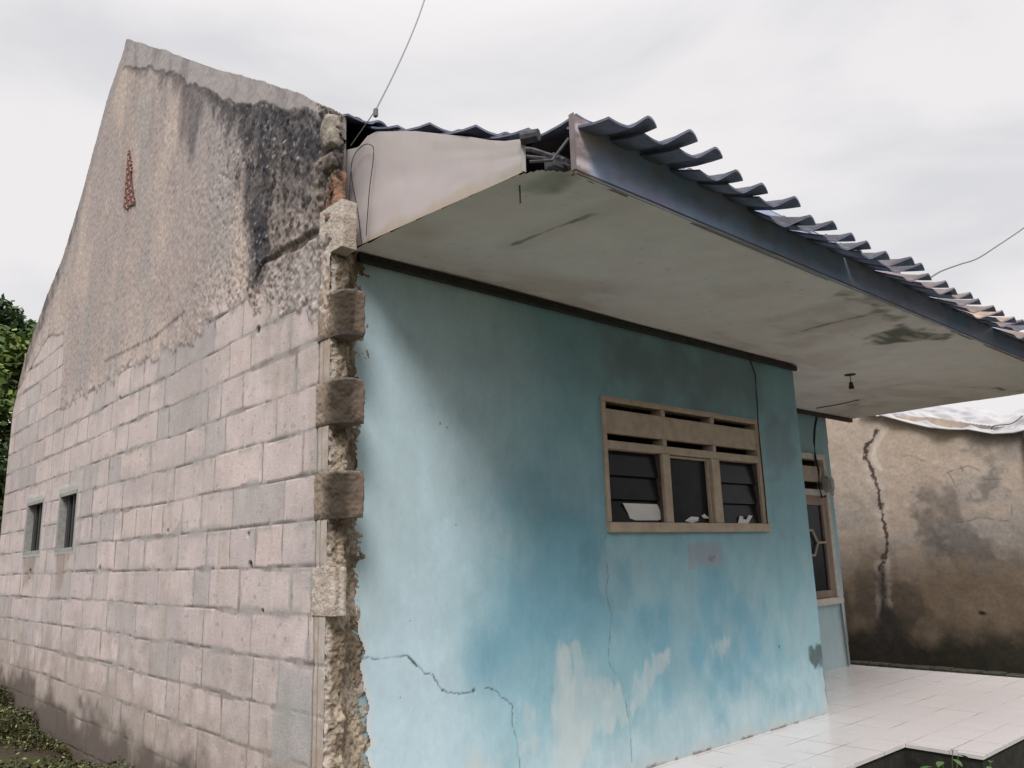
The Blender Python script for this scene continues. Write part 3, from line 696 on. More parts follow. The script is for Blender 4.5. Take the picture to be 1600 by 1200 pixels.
# plain closing walls, room and rear
mb = MB()
mb.box(6.95, 7.05, 1.22, 6.6, -.3, 2.95); mb.box(.11, 6.95, 6.55, 6.65, -.3, 2.9)
mb.v += [(7.0, 1.2, 2.9), (7.0, 6.6, 2.9), (7.0, 3.47, 5.55)]; n = len(mb.v); mb.f.append((n - 3, n - 2, n - 1))
H(mb.build('rear_wall', mat('rear_render', (.38, .33, .30), .95, noise=.3, nscale=5)))
mb = MB()
for zq in (.01, 2.72): mb.quad((.12, .14, zq), (4.37, .14, zq), (4.37, 1.21, zq), (.12, 1.21, zq)); mb.quad((.12, 1.21, zq), (6.9, 1.21, zq), (6.9, 6.5, zq), (.12, 6.5, zq))
mb.quad((.12, 2.6, 0), (6.9, 2.6, 0), (6.9, 2.6, 2.72), (.12, 2.6, 2.72))
H(mb.build('room', m_int))

# ---- front window ------------------------------------------------------------
win = MB(); yf0, yf1 = -.022, .075
def fb_(b, x0, x1, z0, z1, a=yf0, c=yf1, bev=.004): b.box(x0, x1, a, c, z0, z1, bev=bev, jit=.0006)
fb_(win, FX0, FX1, 2.183, FZ1, -.026); fb_(win, FX0, FX1, FZ0, 1.432, -.034); fb_(win, FX0, 1.990, 1.432, 2.183); fb_(win, 3.705, FX1, 1.432, 2.183)
fb_(win, 1.990, 3.705, 1.884, 1.936, -.020); 
fb_(win, 2.528, 2.606, 1.432, 1.884, -.024); fb_(win, 3.084, 3.18, 1.432, 1.884, -.024)
for a_ in (2.550, 3.120): fb_(win, a_, a_ + .040, 2.137, 2.183, -.020); fb_(win, a_, a_ + .040, 1.936, 1.982, -.020)
wo = H(win.build('window', m_cream)); wo['label'] = 'cream wooden louvre window with slotted vents above'
mb = MB(); fb_(mb, 1.990, 3.705, 1.982, 2.137, -.014, .03); mb.build('vent_board', m_cream, wo)
for x0, x1 in ((1.992, 2.526), (2.608, 3.082), (3.182, 3.703)):
    fixed = x0 > 2.55 and x0 < 3
    if fixed:
        p = MB(); p.box(x0, x1, .030, .036, 1.434, 1.882); p.build('pane', m_glass, wo)
        p = MB(); fb_(p, x0, x0 + .016, 1.434, 1.882, .0, .028); fb_(p, x1 - .016, x1, 1.434, 1.882, .0, .028); fb_(p, x0 + .016, x1 - .016, 1.866, 1.882, .0, .028); p.build('sash', m_cream, wo)
    else:
        for i in range(3):
            zc_ = 1.434 + .075 + i * .149
            p = MB(); p.box(x0 + .008, x1 - .008, .028, .033, zc_ - .083, zc_ + .083, Matrix.Rotation(math.radians(-9), 3, 'X')); p.build('louvre_pane', m_glass, wo)
        for xx in (x0, x1 - .008):
            p = MB(); fb_(p, xx, xx + .008, 1.434, 1.882, .0, .06, 0); p.build('louvre_rail', m_steel, wo)
# sky reflections in the glass, built as white sheets
def sheet(lst, lab, nm='sky_reflection', yy=.020, bend=.006, seed=1):
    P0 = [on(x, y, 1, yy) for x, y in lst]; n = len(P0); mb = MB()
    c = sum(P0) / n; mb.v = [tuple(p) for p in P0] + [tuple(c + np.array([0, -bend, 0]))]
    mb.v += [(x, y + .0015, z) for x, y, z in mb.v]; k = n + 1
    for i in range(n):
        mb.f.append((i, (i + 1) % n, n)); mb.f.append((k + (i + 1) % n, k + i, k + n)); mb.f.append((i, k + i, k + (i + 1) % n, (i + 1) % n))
    return tag(mb.build(nm, m_reflect), lab, 'paper')  # category paper, but the sheet stands for a sky reflection
sheet([(973, 786), (1027, 788), (1031, 797), (1036, 817), (987, 818), (982, 803)], 'large white sheet shaped as a sky reflection in the lower left louvre of the front window')
sheet([(1080, 807), (1092, 808), (1091, 814), (1082, 817), (1070, 814)], 'small white patch shaped as a sky reflection in the bottom of the middle window pane', yy=.0215)
sheet([(1096, 806), (1101, 803), (1109, 810), (1100, 810)], 'tiny white patch shaped as a sky reflection beside the mullion in the middle pane', yy=.0215)
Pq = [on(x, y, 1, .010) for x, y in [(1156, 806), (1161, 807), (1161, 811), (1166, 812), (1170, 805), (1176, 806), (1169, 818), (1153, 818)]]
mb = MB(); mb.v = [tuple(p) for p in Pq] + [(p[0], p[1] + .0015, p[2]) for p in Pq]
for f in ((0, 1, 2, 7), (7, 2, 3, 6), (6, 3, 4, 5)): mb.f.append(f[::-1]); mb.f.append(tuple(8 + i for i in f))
tag(mb.build('sky_reflection', m_reflect), 'white U-shaped patch standing for a sky reflection in the lower right louvre', 'paper')  # category paper, but the patch stands for a sky reflection

# ---- window in the porch recess ----------------------------------------------
w2 = MB(); yy0, yy1 = 1.055, 1.16
def f2(b, x0, x1, z0, z1, a=yy0, c=yy1): b.box(x0, x1, a, c, z0, z1, bev=.004, jit=.001)
f2(w2, RX0, RX1, 2.20, RZ1); f2(w2, RX0, RX1, RZ0 - .01, .72, 1.04); f2(w2, RX1 - .07, RX1, .72, 2.20); f2(w2, RX0, RX0 + .07, .72, 2.20)
f2(w2, RX0 + .07, RX1 - .07, 1.80, 1.87); 
w2o = H(w2.build('window', m_creamo)); w2o['label'] = 'tall cream framed window in the porch recess, paint flaking'
mb = MB(); f2(mb, RX0 + .07, RX1 - .07, 1.955, 2.125, 1.075, 1.12); mb.build('vent_board', m_cream, w2o)
mb = MB(); sx0, sx1 = 6.05, RX1 - .072
f2(mb, sx0, sx1, .722, .80, 1.07, 1.12); f2(mb, sx0, sx1, 1.70, 1.798, 1.07, 1.12); f2(mb, sx1 - .10, sx1, .80, 1.70, 1.07, 1.12); f2(mb, sx0, sx0 + .10, .80, 1.70, 1.07, 1.12)
f2(mb, RX0 + .07, sx0 - .005, .722, .80, 1.07, 1.12); f2(mb, RX0 + .07, sx0 - .005, 1.70, 1.798, 1.07, 1.12)
so_ = mb.build('sash', m_wood, w2o)
mb = MB(); mb.box(RX0 + .07, sx1 - .10, 1.095, 1.10, .8, 1.70); mb.build('pane', m_glass, w2o)
mb = MB(); zc_ = 1.30
mb.tube([(sx1 - .10, 1.075, zc_), (6.56, 1.075, zc_)], .012, 6); mb.tube([(6.56, 1.075, zc_), (6.47, 1.075, zc_ + .13)], .012, 6); mb.tube([(6.56, 1.075, zc_), (6.47, 1.075, zc_ - .13)], .012, 6)
mb.tube([(6.47, 1.075, zc_ + .13), (6.3, 1.075, zc_ + .13), (6.2, 1.075, zc_), (6.3, 1.075, zc_ - .13), (6.47, 1.075, zc_ - .13)], .012, 6)
mb.build('grille', m_cream, w2o)

# ---- soffit --------------------------------------------------------------------
ZC = 2.747
xs = np.arange(.10, 7.95, .0125); yv = np.arange(-1.29, 1.2, .0125); Xg, Yg = np.meshgrid(xs, yv, indexing='ij')
xl = np.interp(Yg, [-1.29, -1.21, -1.08, 0], [.43, .30, .24, .165])
mask = (Xg > xl) & ((Yg < .03) | (Xg > 4.37)) & (Xg < np.interp(Yg, [-1.3, -.8, 1.2], [7.74, 7.72, 7.69]))
nA = fb(Xg * 1.2, Yg * 1.2, 171, 4); nB = fb(Xg * 5, Yg * 5, 172, 5); nS = fb(Xg * 1.5, Yg * 6, 173, 4)
C = np.ones(Xg.shape + (3,)) * np.array([.78, .73, .69]); C = mixc(C, (.66, .59, .54), sm(.4, .62, nA)); C = mixc(C, (.78, .76, .72), sm(.52, .66, fb(Xg * 2.4 + Yg, Yg * 4.5, 272, 5)) * .6); C = mixc(C, (.78, .75, .72), sm(.5, .7, nS) * .6)
C = mixc(C, (.35, .40, .33), blob(Xg, Yg, ceil_([(820, 295), (893, 232), (893, 275), (870, 300)]), .05, .08, 6, 174) * .7)
seams = [[(800, 382), (860, 358), (940, 330), (988, 314)], [(1240, 522), (1290, 508), (1330, 498), (1362, 490), (1378, 480)], [(1505, 605), (1560, 606), (1575, 612), (1600, 611)]]
for i, ln in enumerate(seams):
    P_ = ceil_(ln); d = dline(Xg, Yg, P_) + (nB - .5) * .05
    C = mixc(C, (.14, .12, .095), (1 - sm(.003, .016 + .006 * i, d)) * sm(.35, .6, fb(Xg * 8, Yg * 8, 180 + i, 4)) * .85)
    C = mixc(C, (.45, .41, .36), (1 - sm(.03, .12, d)) * .2)
for i, (lst, a, col) in enumerate([([(1358, 527), (1385, 514), (1408, 508), (1440, 514), (1478, 524), (1470, 530), (1420, 534), (1385, 536), (1362, 533)], .9, (.11, .11, .09)),
        ([(1318, 456), (1345, 462), (1378, 478), (1360, 480), (1335, 470)], .75, (.16, .16, .13)), ([(1370, 482), (1410, 496), (1402, 505), (1376, 494)], .7, (.16, .15, .12)),
        ([(866, 292), (880, 286), (888, 292), (872, 300)], .7, (.18, .17, .14)), ([(828, 298), (850, 294), (845, 300), (826, 304)], .6, (.2, .18, .15)),
        ([(778, 302), (800, 298), (808, 292), (790, 308)], .4, (.25, .22, .18)), ([(1330, 632), (1345, 624), (1340, 640), (1325, 640)], .5, (.3, .29, .27))]):
    C = mixc(C, col, blob(Xg, Yg, ceil_(lst), .05, .12, 9, 190 + i) * a * (.5 + .5 * sm(.35, .55, fb(Xg * 3, Yg * 12, 247, 5))))
spk = .5 * sm(.83, .88, fb(Xg * 26, Yg * 26, 199, 2)); C = mixc(C, (.2, .16, .12), spk * .5)
C = mixc(C, (.30, .27, .22), sm(.05, .0, Yg + 1.28) * sm(.4, .6, nB) * .5)
Zs = ZC + (nA - .5) * .012 + (fb(Xg * .9, Yg * 2, 176, 2) - .5) * .012
ev = [(.165, 0.03, ZC + .012), (.43, -1.29, ZC + .012), (7.73, -1.29, ZC + .012), (7.7, 1.2, ZC + .012), (4.38, 1.2, ZC + .012), (4.38, .03, ZC + .012)]
sf = H(gridmesh('soffit', np.stack([Xg, Yg, Zs], -1), C, mask, m_soffit, None, (ev, [(0, 1, 2, 5), (2, 3, 4, 5)], (.3, .28, .25)), flip=True))
sf['label'] = 'grey stained flat ceiling boards under the porch roof'

# trim between wall and soffit
mb = MB(); mb.box(.20, 4.42, -.034, -.006, 2.694, 2.738, bev=.004); mb.box(4.396, 4.42, -.004, 1.04, 2.70, 2.742, bev=.004); H(mb.build('ceiling_moulding', m_trim))
mb = MB(); mb.box(4.42, 7.66, 1.045, 1.094, 2.70, 2.742, bev=.005); H(mb.build('ceiling_moulding', m_trimb))

# fascia board
xs = np.arange(.44, 7.75, .02); zs = np.arange(2.742, 3.012, .01); Xg, Zg = np.meshgrid(xs, zs, indexing='ij')
nA = fb(Xg * 2, Zg * 4, 201, 4); nB = fb(Xg * 5, Zg * 12, 202, 5)
C = np.ones(Xg.shape + (3,)) * np.array([.46, .50, .74]); C = mixc(C, (.38, .52, .78), sm(.45, .65, nA)); C = mixc(C, (.40, .38, .50), sm(.5, .7, nB) * .6)  # blue cast of lens haze put into the board colour
C = mixc(C, (.62, .52, .51), sm(.60, .50, Xg + (nB - .5) * .18) * .8); C = mixc(C, (.12, .06, .05), sm(.58, .48, Xg) * sm(.5, .65, nB) * .7)
sag = lambda x: 0 * x
P = np.stack([Xg, -1.282 + (nA - .5) * .006, Zg + (fb(Xg * .8, Xg * 0, 203, 2) - .5) * .012], -1)
ev = []; ef = []; mb = MB(); mb.box(.44, 7.735, -1.277, -1.258, 2.747, 3.01); mb.box(.437, .441, -1.285, -1.258, 2.741, 3.013)
fo = H(gridmesh('fascia_board', P, C, np.ones(Xg.shape, bool), m_fascia, None, (mb.v, mb.f, (.20, .17, .17))))
fo['label'] = 'long dark eaves board facing the yard, blue lens haze put into its colour'

# white board closing the roof end
yy = np.concatenate([np.arange(.045, -1.181, -.0125), [-1.183]]); vv = np.linspace(0, 1, 40); Yp, Vp = np.meshgrid(yy, vv, indexing='ij')
tz = np.interp(-Yp, [-.05, .11, .18, .25, .54, .91, 1.06, 1.18], [3.285, 3.255, 3.285, 3.28, 3.165, 2.985, 2.905, 2.87])
bz = np.interp(-Yp, [-.05, 1.18], [2.742, 2.742]) - .012
Xp = .13 + (-Yp) * .095; Xp = Xp - sm(-.10, .05, Yp) * .012 + (fb(Yp * 2, Vp * 2, 211, 3) - .5) * .01
Zp = bz + (tz - bz) * Vp
nA = fb(Yp * 3, Zp * 3, 212, 4); C = np.ones(Yp.shape + (3,)) * np.array([.47, .425, .42]); C = mixc(C, (.43, .41, .405), sm(.4, .7, nA) * .7)
C = mixc(C, (.40, .33, .24), sm(.06, .0, Zp - bz + (fb(Yp * 14, Zp * 14, 213, 4) - .5) * .08) * .7); C = mixc(C, (.50, .38, .31), sm(.80, .86, fb(Yp * 40, Zp * 20, 214, 2)) * .4)
C = mixc(C, (.45, .43, .40), sm(.10, .0, tz - Zp + (nA - .5) * .1) * .4)
mb = MB(); mb.v = [(.142, .04, 2.75), (.252, -1.18, 2.75), (.252, -1.18, 2.86), (.21, -.54, 3.15), (.165, -.18, 3.27), (.142, .04, 3.27)]; mb.f = [(0, 5, 4, 3, 2, 1)]
mb.quad((.230, -1.185, 2.73), (.256, -1.183, 2.73), (.256, -1.183, 2.868), (.230, -1.185, 2.868))
po = H(gridmesh('end_board', np.stack([Xp, Yp, Zp], -1), C, np.ones(Yp.shape, bool), m_panel, None, (mb.v, mb.f, (.5, .48, .45))))
po['label'] = 'white board closing the end of the porch roof'

# timbers seen in the open roof corner
mb = MB(); mb.box(.40, 7.65, -1.20, -1.14, 2.80, 2.86, bev=.004)
mb.tube([(.28, -1.05, 2.90), (.33, -1.15, 2.865), (.40, -1.255, 2.80)], .010, 6); mb.tube([(.34, -1.02, 2.90), (.42, -1.16, 2.85), (.50, -1.25, 2.79)], .007, 6)
for x in np.arange(.95, 7.8, .6): mb.box(x - .025, x + .025, -1.25, -.05, 2.86, 2.90, Matrix.Rotation(math.radians(-8), 3, 'X'))
H(mb.build('rafters', m_timber))
mb = MB(); mb.tube([(.235, -1.19, 2.868), (.262, -1.255, 2.864)], [.028, .024], 10); mb.tube([(.26, -1.20, 2.77), (.33, -1.255, 2.775), (.425, -1.262, 2.90)], .006, 6)
H(mb.build('batten_ends', m_timber))

# ---- roof tiles ----------------------------------------------------------------
# roof line in section (y, z of tile underside)
RY = [-1.52, -1.3, -1.1, -.6, -.25, .35, 3.45]; RZr = [2.895, 2.990, 2.985, 3.175, 3.31, 3.64, 5.58]
def roofz(x, y):
    z = np.interp(y, RY, RZr)
    return z - .055 * np.clip(x - .7, 0, 1.1) * sm(-1.2, -1.5, y) - .012 * np.clip(x - 1.8, 0, 4) * sm(.2, -1.4, y) + (vn(np.array([x * .9]), np.array([3.]), 220)[0] - .5) * .035 * float(sm(.5, -1.0, np.array(y)))
W_, LEN = .208, .30
TC = []
def add_tile(mb, x, ya, yb_, za, zb, jit, out_=0.0):
    # S-shaped pantile: shallow trough, round roll at its right side that reaches out furthest; lower end ya, upper end yb_
    nseg = 16; th = .010; n = len(mb.v); T = (0, .07, .16, .4, .7, 1.0) if out_ > .3 else (0, .3, .65, 1.0); rows = len(T)
    tan = rt.random(); 
    for t in T:
        y = ya + (yb_ - ya) * t; z = za + (zb - za) * t
        bow = -.012 * math.sin(math.pi * t); tip = max(0, 1 - t / .16)
        for sd2 in (0, 1):
            for s_ in range(nseg + 1):
                u = s_ / nseg; yx = (float(sm(.60, .70, np.array(u))) * -.12 + .10) * (1 - t) ** 2 * out_
                h = -.007 * math.sin(min(u / .62, 1) * math.pi) + ((.021 + .010 * tip * (out_ > .3)) * max(0, math.sin((u - .62) / .38 * math.pi)) ** .7 if u > .62 else 0)
                mb.v.append((x + (u - .5) * W_ * 1.08, y + yx, z + h + bow + (.0 if sd2 == 0 else th) + jit * .5 * (u - .5)))
                if sd2: w_ = float(np.clip((x - 2.6) / 1.2, 0, 1)) * tan; TC.append((.125 + .36 * w_ - .03 * tan, .125 + .24 * w_ - .03 * tan, .145 + .14 * w_ - .03 * tan))
                else: TC.append((.19, .22, .32))  # underside tinted blue: lens haze put into the tile colour
    m1 = nseg + 1
    for r in range(rows - 1):
        b0 = n + r * 2 * m1; b1 = b0 + 2 * m1
        for s_ in range(nseg):
            mb.f.append((b0 + m1 + s_, b0 + m1 + s_ + 1, b1 + m1 + s_ + 1, b1 + m1 + s_)); mb.f.append((b0 + s_, b1 + s_, b1 + s_ + 1, b0 + s_ + 1))
        mb.f.append((b0, b0 + m1, b1 + m1, b1)); mb.f.append((b0 + nseg, b1 + nseg, b1 + m1 + nseg, b0 + m1 + nseg))
    for b0, rv in ((n, 0), (n + (rows - 1) * 2 * m1, 1)):
        for s_ in range(nseg):
            f = (b0 + s_, b0 + s_ + 1, b0 + m1 + s_ + 1, b0 + m1 + s_); mb.f.append(f if not rv else f[::-1])
mb = MB(); rt = random.Random(5)
course = []; y = -1.52
while y < 3.4: course.append(y); y += .235
for ci, yc in enumerate(course):
    x = .73 if yc < -1.25 else (.52 if yc < -1.0 else (.42 if yc < -.6 else (.34 if yc < -.3 else .21)))
    while x > .62 + .0: x -= W_
    if yc < -1.25: x = .57
    while x < 7.72:
        j = rt.uniform(-.02, .02) if ci < 6 else 0
        if ci == 0: j += rt.choice([0, 0, 0, .02, -.02])
        ya = yc + j + (rt.uniform(-.045, .03) if ci == 0 else 0); yb_ = yc + LEN
        za = float(roofz(x, yc)) + .016 + (rt.uniform(-.008, .010) if ci < 3 else 0); zb = float(roofz(x, min(yb_, 3.45))) + .0
        add_tile(mb, x + rt.uniform(-.012, .012), ya, yb_, za + .012, zb, rt.uniform(-.03, .03) if ci < 2 else 0, rt.uniform(.5, 1.15) if ci == 0 else .1)
        x += W_ * rt.uniform(.985, 1.015)
ro = H(mb.build('roof_tiles', mat('old_roof_tiles', attr=True, rough=.8, nscale=7, bump=.3, bscale=60, fine=.3, spec=.25), None, smooth=False)); colattr(ro.data, np.array(TC)); ro['label'] = 'weathered clay pantile roof with uneven tile ends at the eaves'
mb = MB()
yl = np.linspace(-1.26, 3.47, 14)
for a, b_ in zip(yl[:-1], yl[1:]):
    za, zb = np.interp(a, RY, RZr) - .055, np.interp(b_, RY, RZr) - .055
    x0 = .45 if a < -1.0 else .20
    mb.quad((x0, a, za), (7.7, a, za), (7.7, b_, zb), (x0, b_, zb))
mb.quad((.1, 3.46, 5.60), (7.9, 3.46, 5.60), (7.9, 6.95, 2.85), (.1, 6.95, 2.85)); mb.quad((.1, 3.46, 5.55), (.1, 6.95, 2.80), (7.9, 6.95, 2.80), (7.9, 3.46, 5.55))
H(mb.build('roof_deck', mat('roof_underside', (.05, .045, .045), .9, noise=.4)))
mb = MB(); mb.tube([(.12, 3.47, 5.60), (7.9, 3.47, 5.60)], .09, 10); H(mb.build('ridge_tiles', m_tile))

# ================================================================= THINGS ON THE HOUSE
# lamp holder
lh = thing('lamp_holder', 'empty brown bulb socket hanging on a short wire from the porch ceiling', 'lamp holder', (5.19, -.118, 2.747))
mb = MB(); mb.tube([(0, 0, -.001), (0, 0, -.006)], .05, 14); mb.tube([(0, 0, -.006), (0, 0, -.075)], .0035, 6); mb.build('cord', m_wire, lh)
mb = MB(); mb.tube([(0, 0, -.070), (0, 0, -.078), (0, 0, -.10), (0, 0, -.104), (0, 0, -.132)], [.010, .017, .018, .023, .023], 12); mb.build('socket', m_socket, lh)
# hooks in ceiling
for (px, py), lab in (((1125, 541), 'short bent nail sticking out at the ceiling edge above the window'), ((812, 291), 'thin nail hanging from the soffit near its open left corner')):
    q = on(px, py, 2, 2.74); mb = MB(); mb.tube([(q[0], q[1], 2.750), (q[0] + .004, q[1], 2.722), (q[0] + .02, q[1] - .005, 2.70)] if px > 900 else [(q[0], q[1], 2.75), (q[0], q[1], 2.665)], .0035, 6)
    tag(mb.build('nail', m_steel), lab, 'nail')
# electric box with cable
bx = thing('electric_box', 'small grey electric box on the recessed blue wall beside the window', 'electric box', (6.83, 1.03, 1.93))
mb = MB(); mb.box(-.055, .055, -.045, .045, -.085, .085, bev=.012); mb.box(-.045, .03, -.065, -.045, -.06, .05, bev=.006); mb.build('case', m_box, bx)
mb = MB(); mb.tube([(-.03, -.04, -.085), (-.03, -.045, -.12), (.03, -.04, -.12), (.03, -.04, -.085)], .008, 6); mb.build('clip', m_box, bx)
mb = MB(); q = [on(1276, 652, 1, 1.03), on(1273, 668, 1, 1.04), on(1272, 690, 1, 1.04), on(1274, 715, 1, 1.04), on(1279, 735, 1, 1.04), on(1280, 760, 1, 1.03), on(1284, 777, 1, 1.02), on(1290, 775, 1, 1.0)]
mb.tube([tuple(p) for p in q], .013, 8); tag(mb.build('cable', m_wire), 'thick black cable dropping from the ceiling to the electric box', 'cable')
mb = MB(); q = [on(1295, 786, 1, 1.075), on(1300, 830, 1, 1.08), on(1305, 870, 1, 1.08), on(1313, 940, 1, 1.08), on(1326, 1041, 1, 1.08)]
mb.tube([tuple(p) for p in q], .011, 8); tag(mb.build('cable', mat('painted_pipe', (.16, .22, .25), .6)), 'thin grey conduit running down from the electric box to the floor', 'cable')
mb = MB(); q = [on(1172, 562, 1, -.012), on(1180, 585, 1, -.012), on(1183, 625, 1, -.012), on(1184, 655, 1, -.03), on(1188, 700, 1, -.03), on(1195, 770, 1, -.03), on(1200, 830, 1, -.03)]  # lower run stands for the shadow line along the window frame
mb.tube([tuple(p) for p in q], .0045, 6); tag(mb.build('cable', m_wire), 'thin dark cable down the blue wall, its lower part standing for the shadow line beside the louvre window', 'cable')
mb = MB(); q = [on(1275, 638, 2, 2.735), on(1300, 634, 2, 2.733), on(1325, 629, 2, 2.73), on(1342, 625, 2, 2.736)]; mb.tube([tuple(p) for p in q], .006, 6)
tag(mb.build('cable', m_wireg), 'pale cable sagging along the porch ceiling above the electric box', 'cable')
# wire loop on the end board
def bd(px, py):   # end board plane
    d = wd(px, py); t = (.13 - CAM[0] - .095 * CAM[1] - .030) / (d[0] + .095 * d[1]) ; return CAM + d * t
def smooth_path(P, n=6):
    P = [np.array(p) for p in P]; out_ = []
    for i in range(len(P) - 1):
        p0, p1, p2, p3 = P[max(i - 1, 0)], P[i], P[i + 1], P[min(i + 2, len(P) - 1)]
        for k in range(n):
            t = k / n; out_.append(tuple(.5 * ((2 * p1) + (-p0 + p2) * t + (2 * p0 - 5 * p1 + 4 * p2 - p3) * t * t + (-p0 + 3 * p1 - 3 * p2 + p3) * t ** 3)))
    return out_ + [tuple(P[-1])]
mb = MB(); mb.tube(smooth_path([bd(*p) for p in ((565, 381), (559, 330), (549, 275), (552, 246), (566, 228), (578, 226), (584, 238), (577, 300), (572, 368))]), .0022, 6)
mb.tube(smooth_path([bd(*p) for p in ((545, 334), (546, 300), (548, 268))]), .0018, 5)
tag(mb.build('wire_loop', m_wire), 'thin dark wire looped over the white end board', 'wire')
# overhead lines
A = on(587, 172, 0, .12); mb = MB(); B = CAM + wd(672, -30) / np.linalg.norm(wd(672, -30)) * 13
mb.tube([tuple(A + (B - A) * t + np.array([0, 0, -.10 * 4 * t * (1 - t)])) for t in np.linspace(0, 1, 24)], [.0045 + .006 * t for t in np.linspace(0, 1, 24)], 6)
A2 = on(548, 228, 0, .10); mb.tube([tuple(A), tuple(A2)], .0025, 5)
mb.box(A[0] - .008, A[0] + .010, A[1] - .010, A[1] + .012, A[2] - .035, A[2] + .008, bev=.003)
tag(mb.build('overhead_line', m_wireg), 'thin grey line rising from the roof corner to the top of the picture', 'overhead line')
q = [(1449, 437), (1470, 424), (1500, 413), (1527, 404), (1560, 383), (1600, 356), (1660, 312)]; ds = [8.5, 9.2, 10.2, 11, 12, 13, 14.5]
mb = MB(); mb.tube(smooth_path([CAM + wd(*p) / np.linalg.norm(wd(*p)) * d for p, d in zip(q, ds)]), .008, 6)
tag(mb.build('overhead_line', m_wireg), 'sagging dark line leaving the eaves at the right edge of the picture', 'overhead line')

# ================================================================= NEIGHBOUR WALL
def nbo(l): p = pts(l, 0, 10.0, 1, 2); return np.stack([(p[:, 0] + 3.324) / 1.204 - 3.324, (p[:, 1] - 1.237) / 1.204 + 1.237], 1)
def yN(y): return (y + 3.324) * 1.204 - 3.324
def zN(z): return (z - 1.237) * 1.204 + 1.237
NX = 10.0; KS = 1.204                      # lengths below were taken off in units of 1.204 m
yv = np.arange(-.62, 2.3, .0105); zs = np.arange(-.45, 3.0, .0105); Yg, Zg = np.meshgrid(yv, zs, indexing='ij')
tp = np.interp(Yg, [-.62, -.1, .3, .7, 1.3, 2.3], [2.44, 2.56, 2.68, 2.77, 2.86, 2.90]) + (fb(Yg * 5, Yg * 0, 230, 3) - .5) * .03
mask = Zg < tp
nA = fb(Yg * 1.6, Zg * 1.6, 231, 5); nB = fb(Yg * 5, Zg * 5, 232, 5); nC = fb(Yg * 13, Zg * 13, 233, 4)
C = np.ones(Yg.shape + (3,)) * np.array([.43, .36, .30]); C = mixc(C, (.36, .325, .295), sm(.42, .6, nA)); C = mixc(C, (.45, .37, .29), sm(.5, .7, nB) * .55)
up = sm(1.4, 2.5, Zg + (nA - .5)); C = mixc(C, (.47, .385, .30), up * .5)
mid_m = sm(.52, .64, fb(Yg * 2.1, Zg * 2.1, 234, 5)) * sm(.7, 1.2, Zg) * sm(2.1, 1.7, Zg); C = mixc(C, (.09, .085, .08), mid_m * .55)
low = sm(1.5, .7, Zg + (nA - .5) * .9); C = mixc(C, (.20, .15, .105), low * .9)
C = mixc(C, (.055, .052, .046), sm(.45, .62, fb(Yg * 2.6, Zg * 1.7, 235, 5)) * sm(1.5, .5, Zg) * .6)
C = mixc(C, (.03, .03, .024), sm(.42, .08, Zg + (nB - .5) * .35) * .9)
crk = nbo([(1372, 672), (1364, 684), (1354, 700), (1352, 715), (1363, 735), (1369, 760), (1376, 785), (1379, 810), (1385, 840), (1386, 855), (1381, 870), (1377, 890), (1379, 915), (1381, 940), (1380, 965)])
nJ = fb(Yg * 38, Zg * 38, 280, 3); d = dline(Yg + (nC - .5) * .07, Zg, crk) + (nJ - .5) * .05; C = mixc(C, (.075, .055, .045), (1 - sm(.006, .030, d)) * .95)
d2 = dline(Yg + .10, Zg, crk[:5]) + (nC - .5) * .05; C = mixc(C, (.58, .52, .46), (1 - sm(.01, .05, d2)) * .8)
C = mixc(C, (.52, .46, .40), (1 - sm(.05, .11, d)) * sm(.35, .6, nB) * .6); C = mixc(C, (.075, .055, .045), (1 - sm(.006, .030, d)) * .95)
for ln in ([(1378, 890), (1380, 930), (1382, 960), (1376, 1040)], [(1382, 958), (1372, 985), (1368, 1040)], [(1384, 958), (1400, 985), (1418, 1040)]):
    d = dline(Yg, Zg, nbo(ln)) + (nB - .5) * .10; C = mixc(C, (.05, .045, .042), (1 - sm(.02, .12, d)) * .75)
for ln in ([(1480, 738), (1500, 770), (1496, 757), (1540, 750), (1590, 748)], [(1480, 738), (1512, 728), (1530, 735)], [(1480, 820), (1510, 815), (1530, 808), (1580, 815), (1585, 830)], [(1400, 715), (1420, 712), (1445, 720)], [(1500, 728), (1512, 750)], [(1580, 790), (1583, 830)]):
    d = dline(Yg + (nC - .5) * .03, Zg + (nB - .5) * .04, nbo(ln)); C = mixc(C, (.14, .12, .11), (1 - sm(.002, .014, d)) * .6 * sm(.35, .6, nC))
for i, (lst, a) in enumerate([([(1530, 750), (1560, 745), (1570, 770), (1560, 790), (1525, 780)], .6), ([(1484, 712), (1496, 710), (1500, 722), (1488, 724)], .6), ([(1440, 770), (1490, 790), (1500, 840), (1470, 870), (1440, 850), (1425, 800)], .55), ([(1528, 705), (1540, 704), (1540, 716), (1530, 716)], .5)]):
    C = mixc(C, (.11, .105, .105), blob(Yg, Zg, nbo(lst), .10, .25, 8, 240 + i) * a * sm(.35, .6, nC))
q = nbo([(1535, 958)])[0]; C = mixc(C, (.01, .01, .01), (1 - sm(.012, .030, np.hypot((Yg - q[0]) * .6, Zg - q[1]) + (nC - .5) * .02)) * .85)
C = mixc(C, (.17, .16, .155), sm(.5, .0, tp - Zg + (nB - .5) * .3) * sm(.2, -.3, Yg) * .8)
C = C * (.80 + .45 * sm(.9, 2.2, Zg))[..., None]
C *= (.86 + .28 * nC)[..., None]
D = (nA - .5) * .04 + (nB - .5) * .007 + (nC - .5) * .004
mb = MB(); ya, yb, z1, z2 = yN(-.62), yN(2.3), zN(2.40), zN(2.84); mb.box(10.04, 10.18, ya + .02, yb, -.6, z1); mb.quad((NX, ya, -.6), (10.18, ya, -.6), (10.18, ya, z1), (NX, ya, z1)); mb.quad((NX, ya, z1), (NX, yb, z2), (10.18, yb, z2), (10.18, ya, z1))
